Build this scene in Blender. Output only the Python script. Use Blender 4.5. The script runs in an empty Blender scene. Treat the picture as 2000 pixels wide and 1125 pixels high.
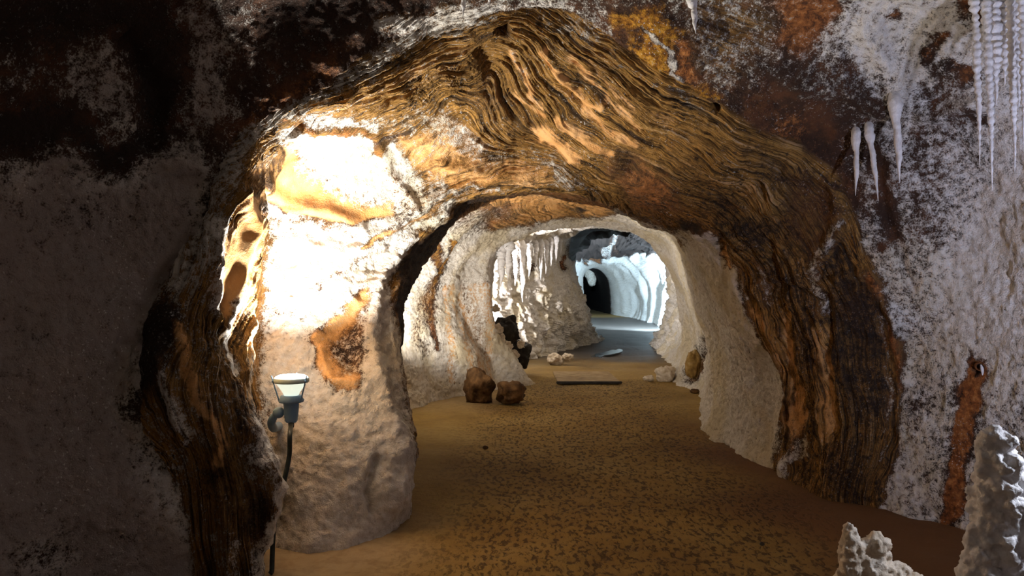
import bpy, bmesh, math, random
import numpy as np
from mathutils import Vector, Matrix

# ------------------------------------------------------------------ camera, world, light, exposure
scene = bpy.context.scene
COL = scene.collection
F, CX, CY, CAMZ = 1500.0, 1000.0, 562.5, 1.45

cam_data = bpy.data.cameras.new('camera')
cam_data.sensor_width = 36.0
cam_data.lens = 36.0 * F / 2000.0
cam_data.clip_start = 0.05
cam_data.clip_end = 200
cam = bpy.data.objects.new('camera', cam_data)
cam.location = (0, 0, CAMZ)
cam.rotation_euler = (math.pi / 2, 0, 0)
COL.objects.link(cam)
scene.camera = cam

world = bpy.data.worlds.new('world')
scene.world = world
world.use_nodes = True
world.node_tree.nodes['Background'].inputs[0].default_value = (0, 0, 0, 1)
world.node_tree.nodes['Background'].inputs[1].default_value = 0.0

scene.view_settings.view_transform = 'Standard'
scene.view_settings.look = 'None'
scene.view_settings.gamma = 1.0
scene.view_settings.use_curve_mapping = False
scene.view_settings.exposure = 0.0
scene.cycles.max_bounces = 8
scene.cycles.diffuse_bounces = 5
scene.cycles.glossy_bounces = 3
scene.cycles.sample_clamp_indirect = 6.0

def P(px, py, Y):
    return ((px - CX) / F * Y, Y, CAMZ - (py - CY) / F * Y)

def lamp_light(name, loc, power, color, direction=None, angle=140, blend=0.6, size=0.06):
    ld = bpy.data.lights.new(name, 'SPOT' if direction else 'POINT')
    ld.energy = power
    ld.color = color
    ld.shadow_soft_size = size
    o = bpy.data.objects.new(name, ld)
    o.location = loc
    if direction:
        ld.spot_size = math.radians(angle)
        ld.spot_blend = blend
        o.rotation_euler = Vector(direction).to_track_quat('-Z', 'Y').to_euler()
    COL.objects.link(o)
    return o

LAMP = P(569, 742, 4.24)                       # the flood lamp one can see
L_PASSAGE = (-1.12, 8.35, 0.62)                # behind the white pillar
L_NICHE = (-0.52, 14.0, 0.80)                  # behind the left bulge
L_FAR = (5.15, 24.6, 0.85)                     # behind the right bulge, bluish
L_HALL = (2.45, 2.00, 0.75)                    # in the hall, right of the tall stalagmite
lamp_light('lamp_beam', (LAMP[0], LAMP[1], LAMP[2] + 0.05), 380, (1.0, 0.95, 0.86), (-0.06, 0.04, 1.0), 148, 0.4)
lamp_light('lamp_spill', (LAMP[0] + 0.02, LAMP[1] - 0.02, LAMP[2] + 0.10), 5, (1.0, 0.95, 0.86))
lamp_light('lamp_passage', (L_PASSAGE[0], L_PASSAGE[1], L_PASSAGE[2] + 0.1), 320, (1.0, 0.93, 0.82), (0.35, 0.6, 0.8), 140, 0.6)
lamp_light('lamp_niche', (L_NICHE[0], L_NICHE[1], L_NICHE[2] + 0.1), 750, (1.0, 0.95, 0.92), (0.25, 0.75, 0.75), 150, 0.6)
lamp_light('lamp_far', (L_FAR[0], L_FAR[1], L_FAR[2] + 0.1), 21000, (0.52, 0.77, 1.0), (-0.12, 0.97, 0.02), 84, 0.9)
lamp_light('lamp_hall', (L_HALL[0], L_HALL[1], L_HALL[2] + 0.1), 165, (0.68, 0.73, 1.0), (0.46, 0.85, 0.62), 140, 1.0)
lamp_light('lamp_stalagmite', (2.28, 2.50, 1.25), 45, (0.80, 0.86, 1.0), (-0.62, 0.0, -0.75), 75, 0.7)
lamp_light('fill_hall_rear', (-0.5, -0.3, 0.45), 11, (1.0, 0.78, 0.70))  # added warm fill near the viewer, lifts the dim hall; no lamp stands here

# ------------------------------------------------------------------ noise and helpers
rng = random.Random(7)
MASK = np.int64(0xFFFFFFFF)

def _hash(ix, iy, iz):
    h = (ix * 374761393 + iy * 668265263 + iz * 2147483647 + 1013904223) & 0xFFFFFFFF
    h = ((h ^ (h >> 13)) * 1274126177) & 0xFFFFFFFF
    h = h ^ (h >> 16)
    return h

_G = np.random.RandomState(3).normal(size=(256, 3)).astype(np.float32)
_G /= np.linalg.norm(_G, axis=1, keepdims=True)
_PT = np.random.RandomState(5).rand(256, 3).astype(np.float32)

def perlin(p):
    """gradient noise, p (N,3) -> about -0.8..0.8"""
    p = p.astype(np.float32)
    i = np.floor(p).astype(np.int64)
    f = p - i
    u = f * f * f * (f * (f * 6 - 15) + 10)
    out = 0
    for dx in (0, 1):
        wx = u[:, 0] if dx else 1 - u[:, 0]
        for dy in (0, 1):
            wy = u[:, 1] if dy else 1 - u[:, 1]
            for dz in (0, 1):
                wz = u[:, 2] if dz else 1 - u[:, 2]
                g = _G[_hash(i[:, 0] + dx, i[:, 1] + dy, i[:, 2] + dz) & 255]
                d = g[:, 0] * (f[:, 0] - dx) + g[:, 1] * (f[:, 1] - dy) + g[:, 2] * (f[:, 2] - dz)
                out = out + wx * wy * wz * d
    return out * 1.4

def fbm(p, octaves=4, gain=0.5):
    a, s, out = 1.0, 1.0, 0
    for k in range(octaves):
        out = out + a * perlin(p * s + 17.3 * k)
        a *= gain
        s *= 2.03
    return out

def worley(p):
    p = p.astype(np.float32)
    i = np.floor(p).astype(np.int64)
    f = p - i
    best = np.full(len(p), 9.0, np.float32)
    for dx in (-1, 0, 1):
        for dy in (-1, 0, 1):
            for dz in (-1, 0, 1):
                q = _PT[_hash(i[:, 0] + dx, i[:, 1] + dy, i[:, 2] + dz) & 255]
                d = (q[:, 0] + dx - f[:, 0]) ** 2 + (q[:, 1] + dy - f[:, 1]) ** 2 + (q[:, 2] + dz - f[:, 2]) ** 2
                best = np.minimum(best, d)
    return np.sqrt(best)

def sstep(a, b, x):
    t = np.clip((x - a) / (b - a), 0, 1)
    return t * t * (3 - 2 * t)

def tag(o, label=None, cat=None, group=None, kind=None):
    if label: o['label'] = label
    if cat: o['category'] = cat
    if group: o['group'] = group
    if kind: o['kind'] = kind
    return o

def mesh_obj(name, verts, faces, mat, parent=None, smooth=True):
    me = bpy.data.meshes.new(name)
    me.from_pydata([tuple(v) for v in verts], [], [tuple(f) for f in faces])
    me.update()
    if smooth:
        me.polygons.foreach_set('use_smooth', [True] * len(me.polygons))
    me.materials.append(mat)
    o = bpy.data.objects.new(name, me)
    COL.objects.link(o)
    if parent: o.parent = parent
    return o

def grid_faces(nr, nc, closed=False):
    m = nc if closed else nc - 1
    a = np.arange(nr - 1)[:, None] * nc
    j = np.arange(m)[None, :]
    j2 = (j + 1) % nc
    return np.stack([a + j, a + j2, a + nc + j2, a + nc + j], -1).reshape(-1, 4)

def fast_mesh(name, co, quads):
    me = bpy.data.meshes.new(name)
    n, m = len(co), len(quads)
    me.vertices.add(n)
    me.vertices.foreach_set('co', co.astype(np.float32).ravel())
    me.loops.add(m * 4)
    me.loops.foreach_set('vertex_index', quads.astype(np.int32).ravel())
    me.polygons.add(m)
    me.polygons.foreach_set('loop_start', np.arange(0, m * 4, 4, dtype=np.int32))
    me.polygons.foreach_set('use_smooth', np.ones(m, dtype=bool))
    me.update(calc_edges=True)
    return me

# ------------------------------------------------------------------ node helpers
class NT:
    def __init__(s, name):
        s.m = bpy.data.materials.new(name)
        s.m.use_nodes = True
        s.t = s.m.node_tree
        s.n = s.t.nodes
        s.bsdf = s.n['Principled BSDF']
        s.bsdf.inputs['Specular IOR Level'].default_value = 0.25
    def node(s, t, **kw):
        n = s.n.new(t)
        for k, v in kw.items(): setattr(n, k, v)
        return n
    def put(s, sock, v):
        if v is None: return
        if isinstance(v, bpy.types.NodeSocket): s.t.links.new(v, sock)
        else:
            if sock.type == 'RGBA' and len(v) == 3: v = (*v, 1)
            sock.default_value = v
    def math(s, op, a, b=None, c=None, clamp=False):
        n = s.node('ShaderNodeMath', operation=op, use_clamp=clamp)
        for i, v in enumerate((a, b, c)):
            if v is not None: s.put(n.inputs[i], v)
        return n.outputs[0]
    def mix(s, f, a, b, mode='MIX'):
        n = s.node('ShaderNodeMix', data_type='RGBA', blend_type=mode)
        s.put(n.inputs[0], f); s.put(n.inputs[6], a); s.put(n.inputs[7], b)
        return n.outputs[2]
    def smooth(s, x, a, b, lo=0.0, hi=1.0):
        n = s.node('ShaderNodeMapRange', interpolation_type='SMOOTHSTEP')
        s.put(n.inputs[0], x)
        for i, v in zip((1, 2, 3, 4), (a, b, lo, hi)): s.put(n.inputs[i], v)
        return n.outputs[0]
    def noise(s, vec, scale, detail=4, rough=0.55, dist=0.0):
        n = s.node('ShaderNodeTexNoise')
        s.put(n.inputs['Vector'], vec)
        n.inputs['Scale'].default_value = scale
        n.inputs['Detail'].default_value = detail
        n.inputs['Roughness'].default_value = rough
        n.inputs['Distortion'].default_value = dist
        return n.outputs[0]
    def voronoi(s, vec, scale, feature='F1', rnd=1.0):
        n = s.node('ShaderNodeTexVoronoi', feature=feature)
        s.put(n.inputs['Vector'], vec)
        n.inputs['Scale'].default_value = scale
        n.inputs['Randomness'].default_value = rnd
        return n.outputs[0]
    def ramp(s, f, stops, interp='LINEAR'):
        n = s.node('ShaderNodeValToRGB')
        e = n.color_ramp.elements
        n.color_ramp.interpolation = interp
        while len(e) < len(stops): e.new(0.5)
        for el, (p, c) in zip(e, stops):
            el.position = p
            el.color = (*c, 1)
        s.put(n.inputs[0], f)
        return n.outputs[0]
    def attr(s, name):
        return s.node('ShaderNodeAttribute', attribute_name=name, attribute_type='GEOMETRY')
    def obj(s):
        return s.node('ShaderNodeTexCoord').outputs['Object']
    def bump(s, h, strength, dist, prev=None):
        n = s.node('ShaderNodeBump')
        n.inputs['Strength'].default_value = strength
        n.inputs['Distance'].default_value = dist
        s.put(n.inputs['Height'], h)
        if prev is not None: s.put(n.inputs['Normal'], prev)
        return n.outputs[0]

def cave_material():
    k = NT('cave_rock')
    pos = k.obj()
    A = k.attr('cls_a'); B = k.attr('cls_b')
    sa = k.node('ShaderNodeSeparateColor'); k.put(sa.inputs[0], A.outputs['Color'])
    sb = k.node('ShaderNodeSeparateColor'); k.put(sb.inputs[0], B.outputs['Color'])
    salt, band, orange = sa.outputs
    dark, gold, rust = sb.outputs
    bandv = k.attr('bandv').outputs['Fac']
    stripe = k.attr('stripe').outputs['Fac']
    n1 = k.noise(pos, 5.0, 7, 0.6)
    n2 = k.noise(pos, 26.0, 6, 0.65)
    n3 = k.noise(pos, 120.0, 3, 0.6)
    # rock
    rock = k.ramp(n1, [(0.3, (0.024, 0.012, 0.008)), (0.5, (0.058, 0.028, 0.016)), (0.62, (0.12, 0.048, 0.022)), (0.75, (0.05, 0.027, 0.018))])
    # banded rock: stripes that follow the folded layers
    sp = k.node('ShaderNodeSeparateXYZ'); k.put(sp.inputs[0], pos)
    bx = k.math('ADD', k.math('MULTIPLY', bandv, 12.0), k.math('MULTIPLY', n2, 0.35))
    cv = k.node('ShaderNodeCombineXYZ')
    k.put(cv.inputs[0], bx)
    k.put(cv.inputs[1], k.math('MULTIPLY', k.math('ADD', sp.outputs[0], sp.outputs[1]), 0.55))
    k.put(cv.inputs[2], k.math('MULTIPLY', sp.outputs[2], 0.55))
    bt = k.noise(cv.outputs[0], 1.0, 5, 0.68)
    bt2 = k.math('ADD', k.math('MULTIPLY', bt, 0.72), k.math('MULTIPLY', stripe, 0.28))
    bcol = k.ramp(bt2, [(0.30, (0.035, 0.020, 0.010)), (0.40, (0.13, 0.072, 0.022)), (0.46, (0.30, 0.155, 0.034)),
                        (0.52, (0.54, 0.29, 0.075)), (0.56, (0.17, 0.085, 0.020)), (0.62, (0.50, 0.275, 0.070)),
                        (0.70, (0.78, 0.50, 0.25))])
    cv2 = k.node('ShaderNodeCombineXYZ')
    k.put(cv2.inputs[0], k.math('MULTIPLY', bx, 3.3))
    k.put(cv2.inputs[1], k.math('MULTIPLY', k.math('ADD', sp.outputs[0], sp.outputs[1]), 3.0))
    k.put(cv2.inputs[2], k.math('MULTIPLY', sp.outputs[2], 3.0))
    ft = k.noise(cv2.outputs[0], 1.0, 4, 0.7)
    bcol = k.mix(k.smooth(ft, 0.47, 0.35, 0, 0.92), bcol, (0.022, 0.013, 0.007))
    cv3 = k.node('ShaderNodeCombineXYZ')
    k.put(cv3.inputs[0], k.math('MULTIPLY', bx, 2.0))
    k.put(cv3.inputs[1], k.math('MULTIPLY', k.math('ADD', sp.outputs[0], sp.outputs[1]), 15.0))
    k.put(cv3.inputs[2], k.math('MULTIPLY', sp.outputs[2], 15.0))
    pits = k.math('MULTIPLY', k.smooth(k.noise(cv3.outputs[0], 1.0, 2, 0.5), 0.56, 0.66), k.smooth(k.noise(pos, 3.1, 2), 0.42, 0.58))
    saltline = k.math('MULTIPLY', k.smooth(ft, 0.58, 0.68), k.smooth(k.noise(pos, 2.2, 3), 0.40, 0.62))
    bcol = k.mix(k.math('MULTIPLY', saltline, 0.75), bcol, (0.58, 0.50, 0.40))
    bcol = k.mix(k.smooth(n2, 0.56, 0.70, 0, 0.6), bcol, (0.040, 0.024, 0.012))
    bcol = k.mix(k.math('MULTIPLY', pits, 0.9), bcol, (0.020, 0.012, 0.006))
    col = k.mix(band, rock, bcol)
    nm = k.math('ADD', k.math('MULTIPLY', n1, 0.35), k.math('ADD', k.math('MULTIPLY', n2, 0.4), k.math('MULTIPLY', n3, 0.25)))
    nm = k.math('SUBTRACT', nm, 0.5)
    def cm(x, amp, lo, hi, extra=None):
        y = k.math('ADD', x, k.math('MULTIPLY', nm, amp))
        if extra is not None: y = k.math('ADD', y, extra)
        return k.math('MULTIPLY', k.smooth(y, lo, hi), k.smooth(x, 0.02, 0.18))
    lay = k.math('MULTIPLY', k.math('MULTIPLY', k.math('SUBTRACT', bt, 0.5), 1.5), k.smooth(band, 0.1, 0.5))
    ocol = k.ramp(n1, [(0.3, (0.56, 0.27, 0.08)), (0.5, (0.70, 0.38, 0.14)), (0.7, (0.80, 0.50, 0.24))])
    col = k.mix(cm(orange, 2.0, 0.26, 0.74, lay), col, ocol)
    gcol = k.ramp(n2, [(0.3, (0.07, 0.026, 0.006)), (0.47, (0.30, 0.125, 0.016)), (0.60, (0.56, 0.28, 0.03)), (0.72, (0.62, 0.42, 0.18))])
    col = k.mix(cm(gold, 4.0, 0.20, 0.85), col, gcol)
    rcol = k.ramp(n2, [(0.3, (0.09, 0.028, 0.010)), (0.5, (0.27, 0.095, 0.025)), (0.62, (0.42, 0.17, 0.05)), (0.75, (0.55, 0.30, 0.14))])
    col = k.mix(cm(rust, 4.0, 0.20, 0.85), col, rcol)
    dcol = k.mix(n1, (0.009, 0.006, 0.005), (0.040, 0.025, 0.019))
    col = k.mix(cm(dark, 3.6, 0.20, 0.95), col, dcol)
    # salt crust
    mixn = k.math('ADD', k.math('MULTIPLY', n2, 0.5), k.math('ADD', k.math('MULTIPLY', n3, 0.35), k.math('MULTIPLY', n1, 0.15)))
    sm = k.math('ADD', salt, k.math('MULTIPLY', k.math('SUBTRACT', mixn, 0.5), 2.4))
    sm = k.math('ADD', sm, k.math('MULTIPLY', k.math('MULTIPLY', k.math('SUBTRACT', bt, 0.5), band), 1.2))
    smask = k.smooth(sm, 0.36, 0.68)
    scol = k.ramp(n2, [(0.25, (0.44, 0.39, 0.34)), (0.45, (0.66, 0.61, 0.55)), (0.6, (0.76, 0.73, 0.69)), (0.75, (0.86, 0.84, 0.82))])
    warm = k.math('MULTIPLY', k.smooth(k.noise(pos, 1.7, 5, 0.6), 0.42, 0.64, 0.0, 0.70), k.math('MULTIPLY', k.smooth(sp.outputs[1], 4.2, 5.4, 0.25, 1.0), k.smooth(sp.outputs[1], 24.0, 16.0, 0.1, 1.0)))
    scol = k.mix(warm, scol, (0.60, 0.505, 0.32))
    scol = k.mix(A.outputs['Alpha'], scol, k.mix(n1, (0.17, 0.125, 0.115), (0.30, 0.23, 0.21)))  # painted shade: darkens the salt colour on the left of the hall
    col = k.mix(smask, col, scol)
    # small salt grains scattered on everything
    grain = k.math('MULTIPLY', k.smooth(k.noise(pos, 75, 2, 0.5), 0.63, 0.70), k.smooth(k.noise(pos, 3.0, 3), 0.40, 0.6))
    grain = k.math('MULTIPLY', grain, k.math('SUBTRACT', 1.0, k.math('MULTIPLY', orange, 0.9)))
    grain = k.math('MULTIPLY', grain, k.math('SUBTRACT', 1.0, dark))
    col = k.mix(k.math('MULTIPLY', grain, 0.75), col, (0.72, 0.70, 0.68))
    k.put(k.bsdf.inputs['Base Color'], col)
    rough = k.math('SUBTRACT', 0.85, k.math('MULTIPLY', orange, 0.3))
    k.put(k.bsdf.inputs['Roughness'], rough)
    h = k.math('ADD', k.math('MULTIPLY', n2, 0.6), k.math('MULTIPLY', n3, 0.25))
    h = k.math('ADD', h, k.math('MULTIPLY', k.math('MULTIPLY', k.math('ADD', bt, k.math('MULTIPLY', ft, 0.5)), band), 0.9))
    h = k.math('ADD', h, k.math('MULTIPLY', smask, 0.15))
    soft = k.math('SUBTRACT', 1.0, k.math('MULTIPLY', orange, 0.75))
    h = k.math('MULTIPLY', h, soft)
    k.put(k.bsdf.inputs['Normal'], k.bump(h, 0.9, 0.04))
    return k.m

def simple_mat(name, stops, scale=12, rough=0.8, bump=0.5, dist=0.01, metal=0.0, detail=5):
    k = NT(name)
    pos = k.obj()
    n = k.noise(pos, scale, detail, 0.6)
    k.put(k.bsdf.inputs['Base Color'], k.ramp(n, stops))
    k.bsdf.inputs['Roughness'].default_value = rough
    k.bsdf.inputs['Metallic'].default_value = metal
    if bump:
        n2 = k.noise(pos, scale * 4, 3, 0.6)
        k.put(k.bsdf.inputs['Normal'], k.bump(k.math('ADD', n, k.math('MULTIPLY', n2, 0.4)), bump, dist))
    return k.m

def floor_material():
    k = NT('trodden_floor')
    pos = k.obj()
    n1 = k.noise(pos, 0.9, 4, 0.55)
    n2 = k.noise(pos, 14, 5, 0.6)
    n3 = k.noise(pos, 80, 3, 0.6)
    sp = k.node('ShaderNodeSeparateXYZ'); k.put(sp.inputs[0], pos)
    base = k.ramp(n1, [(0.3, (0.20, 0.118, 0.028)), (0.5, (0.29, 0.185, 0.050)), (0.7, (0.37, 0.25, 0.080))])
    red = k.attr('red').outputs['Fac']
    base = k.mix(k.math('MULTIPLY', red, 0.9), base, (0.13, 0.057, 0.024))
    pale = k.attr('pale').outputs['Fac']
    base = k.mix(pale, base, (0.42, 0.32, 0.19))
    base = k.mix(k.smooth(n2, 0.4, 0.7, 0.0, 0.35), base, (0.15, 0.08, 0.03))
    # trodden dimples along the path
    wv = k.node('ShaderNodeVectorMath', operation='ADD')
    k.put(wv.inputs[0], pos)
    nc = k.node('ShaderNodeTexNoise'); nc.inputs['Scale'].default_value = 20; k.put(nc.inputs['Vector'], pos)
    sc = k.node('ShaderNodeVectorMath', operation='SCALE'); k.put(sc.inputs[0], nc.outputs[1]); sc.inputs['Scale'].default_value = 0.05
    k.put(wv.inputs[1], sc.outputs[0])
    vo = k.voronoi(wv.outputs[0], 20.0)
    path = k.attr('path').outputs['Fac']
    ms = k.node('ShaderNodeVectorMath', operation='MULTIPLY'); k.put(ms.inputs[0], wv.outputs[0]); ms.inputs[1].default_value = (1.25, 0.42, 1.0)
    fl = k.math('ADD', k.math('MULTIPLY', k.noise(ms.outputs[0], 33.0, 2, 0.5), 1.0), k.math('MULTIPLY', vo, 0.22))
    pit = k.math('MULTIPLY', k.smooth(fl, 0.64, 0.46), path)
    base = k.mix(k.math('MULTIPLY', pit, 0.76), base, (0.030, 0.016, 0.007))
    wet = k.attr('wet').outputs['Fac']
    base = k.mix(wet, base, (0.058, 0.047, 0.039))
    k.put(k.bsdf.inputs['Base Color'], base)
    k.put(k.bsdf.inputs['Roughness'], k.math('SUBTRACT', 0.9, k.math('MULTIPLY', wet, 0.45)))
    h = k.math('SUBTRACT', k.math('ADD', k.math('MULTIPLY', n2, 0.5), k.math('MULTIPLY', n3, 0.25)), k.math('MULTIPLY', pit, 0.8))
    k.put(k.bsdf.inputs['Normal'], k.bump(h, 0.6, 0.02))
    return k.m

M_CAVE = cave_material()
M_FLOOR = floor_material()
M_SALT = simple_mat('salt', [(0.3, (0.62, 0.60, 0.60)), (0.55, (0.80, 0.78, 0.78)), (0.75, (0.86, 0.85, 0.86))], 30, 0.6, 0.5, 0.01)
M_SALT_DIRTY = simple_mat('dirty_salt', [(0.3, (0.42, 0.33, 0.23)), (0.5, (0.62, 0.53, 0.42)), (0.7, (0.74, 0.68, 0.60))], 14, 0.8, 0.6, 0.015)
M_BOULDER = simple_mat('brown_stone', [(0.3, (0.030, 0.015, 0.006)), (0.5, (0.10, 0.050, 0.018)), (0.7, (0.20, 0.105, 0.04))], 7, 0.85, 0.7, 0.03)
M_BLACK = simple_mat('black_stone', [(0.3, (0.012, 0.010, 0.009)), (0.6, (0.035, 0.028, 0.022)), (0.75, (0.09, 0.07, 0.05))], 8, 0.7, 0.7, 0.03)
M_OCHRE = simple_mat('ochre_stone', [(0.3, (0.14, 0.075, 0.02)), (0.5, (0.30, 0.18, 0.05)), (0.7, (0.42, 0.30, 0.14))], 9, 0.85, 0.7, 0.03)
M_LAMP = simple_mat('painted_lamp_metal', [(0.3, (0.14, 0.235, 0.36)), (0.7, (0.19, 0.30, 0.43))], 20, 0.42, 0.1, 0.002)
M_RIM = simple_mat('pale_lamp_ring', [(0.3, (0.42, 0.52, 0.52)), (0.7, (0.50, 0.60, 0.60))], 20, 0.4, 0.1, 0.002)
M_CABLE = simple_mat('black_cable', [(0.3, (0.016, 0.020, 0.017)), (0.7, (0.030, 0.036, 0.030))], 40, 0.5, 0.2, 0.002)
M_HATCH = simple_mat('worn_plate', [(0.3, (0.17, 0.105, 0.045)), (0.5, (0.27, 0.18, 0.085)), (0.7, (0.34, 0.25, 0.14))], 6, 0.8, 0.4, 0.01)
M_RUST = simple_mat('rusty_iron', [(0.3, (0.05, 0.02, 0.01)), (0.6, (0.22, 0.08, 0.02)), (0.8, (0.35, 0.14, 0.03))], 40, 0.8, 0.5, 0.004)

def emit_mat(name, color, strength):
    k = NT(name)
    k.bsdf.inputs['Base Color'].default_value = (0.9, 0.9, 0.88, 1)
    k.bsdf.inputs['Emission Color'].default_value = (*color, 1)
    k.bsdf.inputs['Emission Strength'].default_value = strength
    return k.m
M_GLOW = emit_mat('lit_lens', (1.0, 0.98, 0.92), 9.0)
M_GLOW_BOWL = emit_mat('lit_reflector', (0.92, 1.0, 0.82), 0.85)

def water_mat():
    k = NT('puddle_water')
    k.bsdf.inputs['Base Color'].default_value = (0.05, 0.055, 0.06, 1)
    k.bsdf.inputs['Roughness'].default_value = 0.06
    k.bsdf.inputs['Specular IOR Level'].default_value = 0.7
    k.put(k.bsdf.inputs['Normal'], k.bump(k.noise(k.obj(), 6, 2), 0.06, 0.02))
    return k.m
M_WATER = water_mat()

# ------------------------------------------------------------------ the cave shell: lofted cross-sections, hall -> mouth -> passage -> cavern -> far tunnel
def Wd(y, xs):      # world-coordinates ring at one y or a list of y
    ys = y if isinstance(y, (list, tuple)) else [y] * len(xs)
    return [(x, yy, z) for (x, z), yy in zip(xs, ys)]
HALL = [(-2.7, -.15), (-2.75, .5), (-2.75, 1.1), (-2.7, 1.8), (-2.4, 2.4), (-1.9, 2.8), (-1.2, 3.0), (-.5, 3.1), (.2, 3.15),
        (.8, 3.15), (1.4, 3.1), (2.0, 3.0), (2.5, 2.75), (2.8, 2.3), (2.95, 1.6), (3.0, .8), (3.0, -.15)]
def F0(p):          # foot of the wall, pushed just under the floor
    return (p[0], p[1], -0.15)
rings = []
rings.append([(x * .02 + .1, -4.6, 1.3 + (z - 1.3) * .02) for x, z in HALL])
rings.append(Wd(-3.6, HALL))
rings.append(Wd(0.0, HALL))                                                                                # 2
rings.append(Wd([1.9] * 5 + [2.0] * 6 + [2.2] * 6, [(x * (.92 if x < 0 else 1), z) for x, z in HALL]))      # 3
rings.append([(-2.0, 2.9, -.15), (-2.07, 2.9, .45), (-2.1, 2.95, 1.1), (-2.05, 3.0, 1.75), (-1.85, 3.1, 2.35), (-1.5, 3.2, 2.75),
              (-1.0, 3.3, 2.95), (-.45, 3.3, 3.05), (.15, 3.3, 3.1), (.75, 3.3, 3.1), (1.3, 3.3, 3.05), (1.9, 3.4, 2.95),
              (2.48, 3.5, 2.9), (2.84, 3.6, 2.4), (2.9, 3.7, 1.5), (2.92, 3.7, .75), (2.92, 3.7, -.15)])            # 4
rings.append([(-1.83, 3.35, -.15), P(180, 980, 3.25), P(170, 750, 3.3), P(190, 480, 3.4), P(270, 260, 3.55), P(415, 100, 3.62),
              P(590, -5, 3.80), P(790, -60, 3.95), P(985, -40, 4.15), P(1130, -40, 4.15), P(1300, -25, 4.15), P(1480, 0, 4.2),
              P(1700, 60, 4.25), P(1850, 230, 4.4), P(1950, 500, 4.45), P(1960, 800, 4.45), (2.85, 4.45, -.15)])    # 5
rings.append([F0(P(385, 1180, 3.65)), P(360, 1000, 3.5), P(285, 790, 3.5), P(300, 600, 3.56), P(400, 440, 3.7), P(470, 270, 3.78),
              P(620, 180, 3.98), P(770, 70, 4.18), P(985, 25, 4.4), P(1130, 40, 4.4), P(1290, 130, 4.5), P(1420, 220, 4.6),
              P(1620, 340, 4.8), P(1690, 480, 4.9), P(1755, 680, 5.0), P(1750, 850, 5.0), F0(P(1715, 985, 5.1))])     # 6 outer edge of the banded arch
rings.append([F0(P(480, 1160, 3.62)), P(548, 970, 3.70), P(503, 800, 3.80), P(500, 640, 4.08), P(512, 450, 4.18), P(545, 290, 4.22),
              P(700, 190, 4.3), P(840, 130, 4.5), P(985, 75, 4.55), P(1110, 110, 4.6), P(1250, 210, 4.75), P(1370, 300, 4.9),
              P(1500, 400, 5.1), P(1580, 520, 5.2), P(1630, 690, 5.2), P(1630, 850, 5.25), F0(P(1610, 950, 5.4))])    # 7 lip on the left
rings.append([F0(P(523, 1090, 4.15)), P(495, 960, 4.45), P(455, 800, 4.65), P(430, 660, 4.75), P(455, 480, 4.8), P(560, 320, 4.75),
              P(740, 250, 4.75), P(880, 210, 4.85), P(1000, 190, 4.9), P(1110, 230, 5.0), P(1220, 310, 5.1), P(1320, 370, 5.25),
              P(1430, 450, 5.4), P(1510, 560, 5.5), P(1555, 710, 5.6), P(1565, 830, 5.7), F0(P(1550, 930, 5.85))])    # 8 recess
rings.append([F0(P(620, 1085, 4.17)), P(600, 950, 4.4), P(590, 790, 4.6), P(590, 640, 4.85), P(620, 500, 5.05), P(700, 390, 5.1),
              P(820, 320, 5.15), P(920, 290, 5.2), P(1010, 275, 5.25), P(1110, 310, 5.3), P(1200, 365, 5.4), P(1290, 410, 5.6),
              P(1380, 470, 5.8), P(1440, 580, 5.95), P(1480, 720, 6.1), P(1495, 810, 6.3), F0(P(1475, 905, 6.4))])    # 9
rings.append([F0(P(740, 1045, 4.5)), P(745, 900, 4.6), P(720, 760, 4.75), P(705, 640, 4.95), P(725, 520, 5.2), P(790, 430, 5.3),
              P(870, 370, 5.35), P(950, 345, 5.4), P(1030, 340, 5.45), P(1120, 360, 5.5), P(1200, 390, 5.7), P(1270, 425, 6.0),
              P(1345, 470, 6.3), P(1395, 580, 6.6), P(1425, 700, 6.8), P(1430, 780, 7.0), F0(P(1420, 868, 7.1))])      # 10
rings.append([F0(P(800, 1000, 4.95)), P(806, 870, 5.0), P(796, 740, 5.1), P(778, 620, 5.2), P(780, 510, 5.35), P(830, 440, 5.45),
              P(900, 393, 5.5), P(970, 373, 5.55), P(1050, 372, 5.65), P(1130, 383, 5.8), P(1200, 402, 6.1), P(1265, 435, 6.6),
              P(1325, 470, 7.2), P(1365, 580, 7.5), P(1395, 680, 7.8), P(1395, 760, 7.9), F0(P(1375, 840, 7.85))])     # 11 inner edge
rings.append([(-1.2, 6.4, -.15), (-1.25, 6.4, .4), (-1.2, 6.5, .9), P(782, 590, 6.7), P(838, 490, 7.0), P(882, 428, 7.0),
              P(925, 396, 7.0), P(985, 382, 6.8), P(1060, 380, 6.8), P(1130, 390, 7.0), P(1200, 407, 7.2), P(1262, 438, 7.6),
              P(1320, 475, 8.0), P(1355, 580, 8.4), P(1380, 680, 8.7), P(1382, 740, 8.9), F0(P(1372, 805, 8.95))])     # 12
rings.append([(-1.35, 8.2, -.15), (-1.4, 8.2, .4), (-1.4, 8.2, .9), P(765, 610, 8.3), P(800, 520, 8.3), P(850, 455, 8.3),
              P(910, 410, 8.3), P(985, 382, 8.2), P(1060, 374, 8.2), P(1130, 384, 8.2), P(1200, 406, 8.3), P(1255, 440, 8.6),
              P(1310, 480, 9.2), P(1345, 580, 9.8), P(1368, 660, 10.2), P(1375, 720, 10.4), F0(P(1368, 770, 10.45))])   # 13
rings.append([F0(P(840, 785, 9.75)), P(840, 720, 9.8), P(835, 650, 9.9), P(835, 590, 10), P(850, 530, 10), P(890, 480, 10),
              P(940, 440, 10), P(1000, 415, 10), P(1070, 403, 10), P(1140, 400, 10), P(1205, 415, 10), P(1255, 440, 10.2),
              P(1305, 480, 10.5), P(1340, 570, 11), P(1355, 650, 11.3), P(1350, 700, 11.4), F0(P(1330, 753, 11.4))])   # 14
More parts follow.
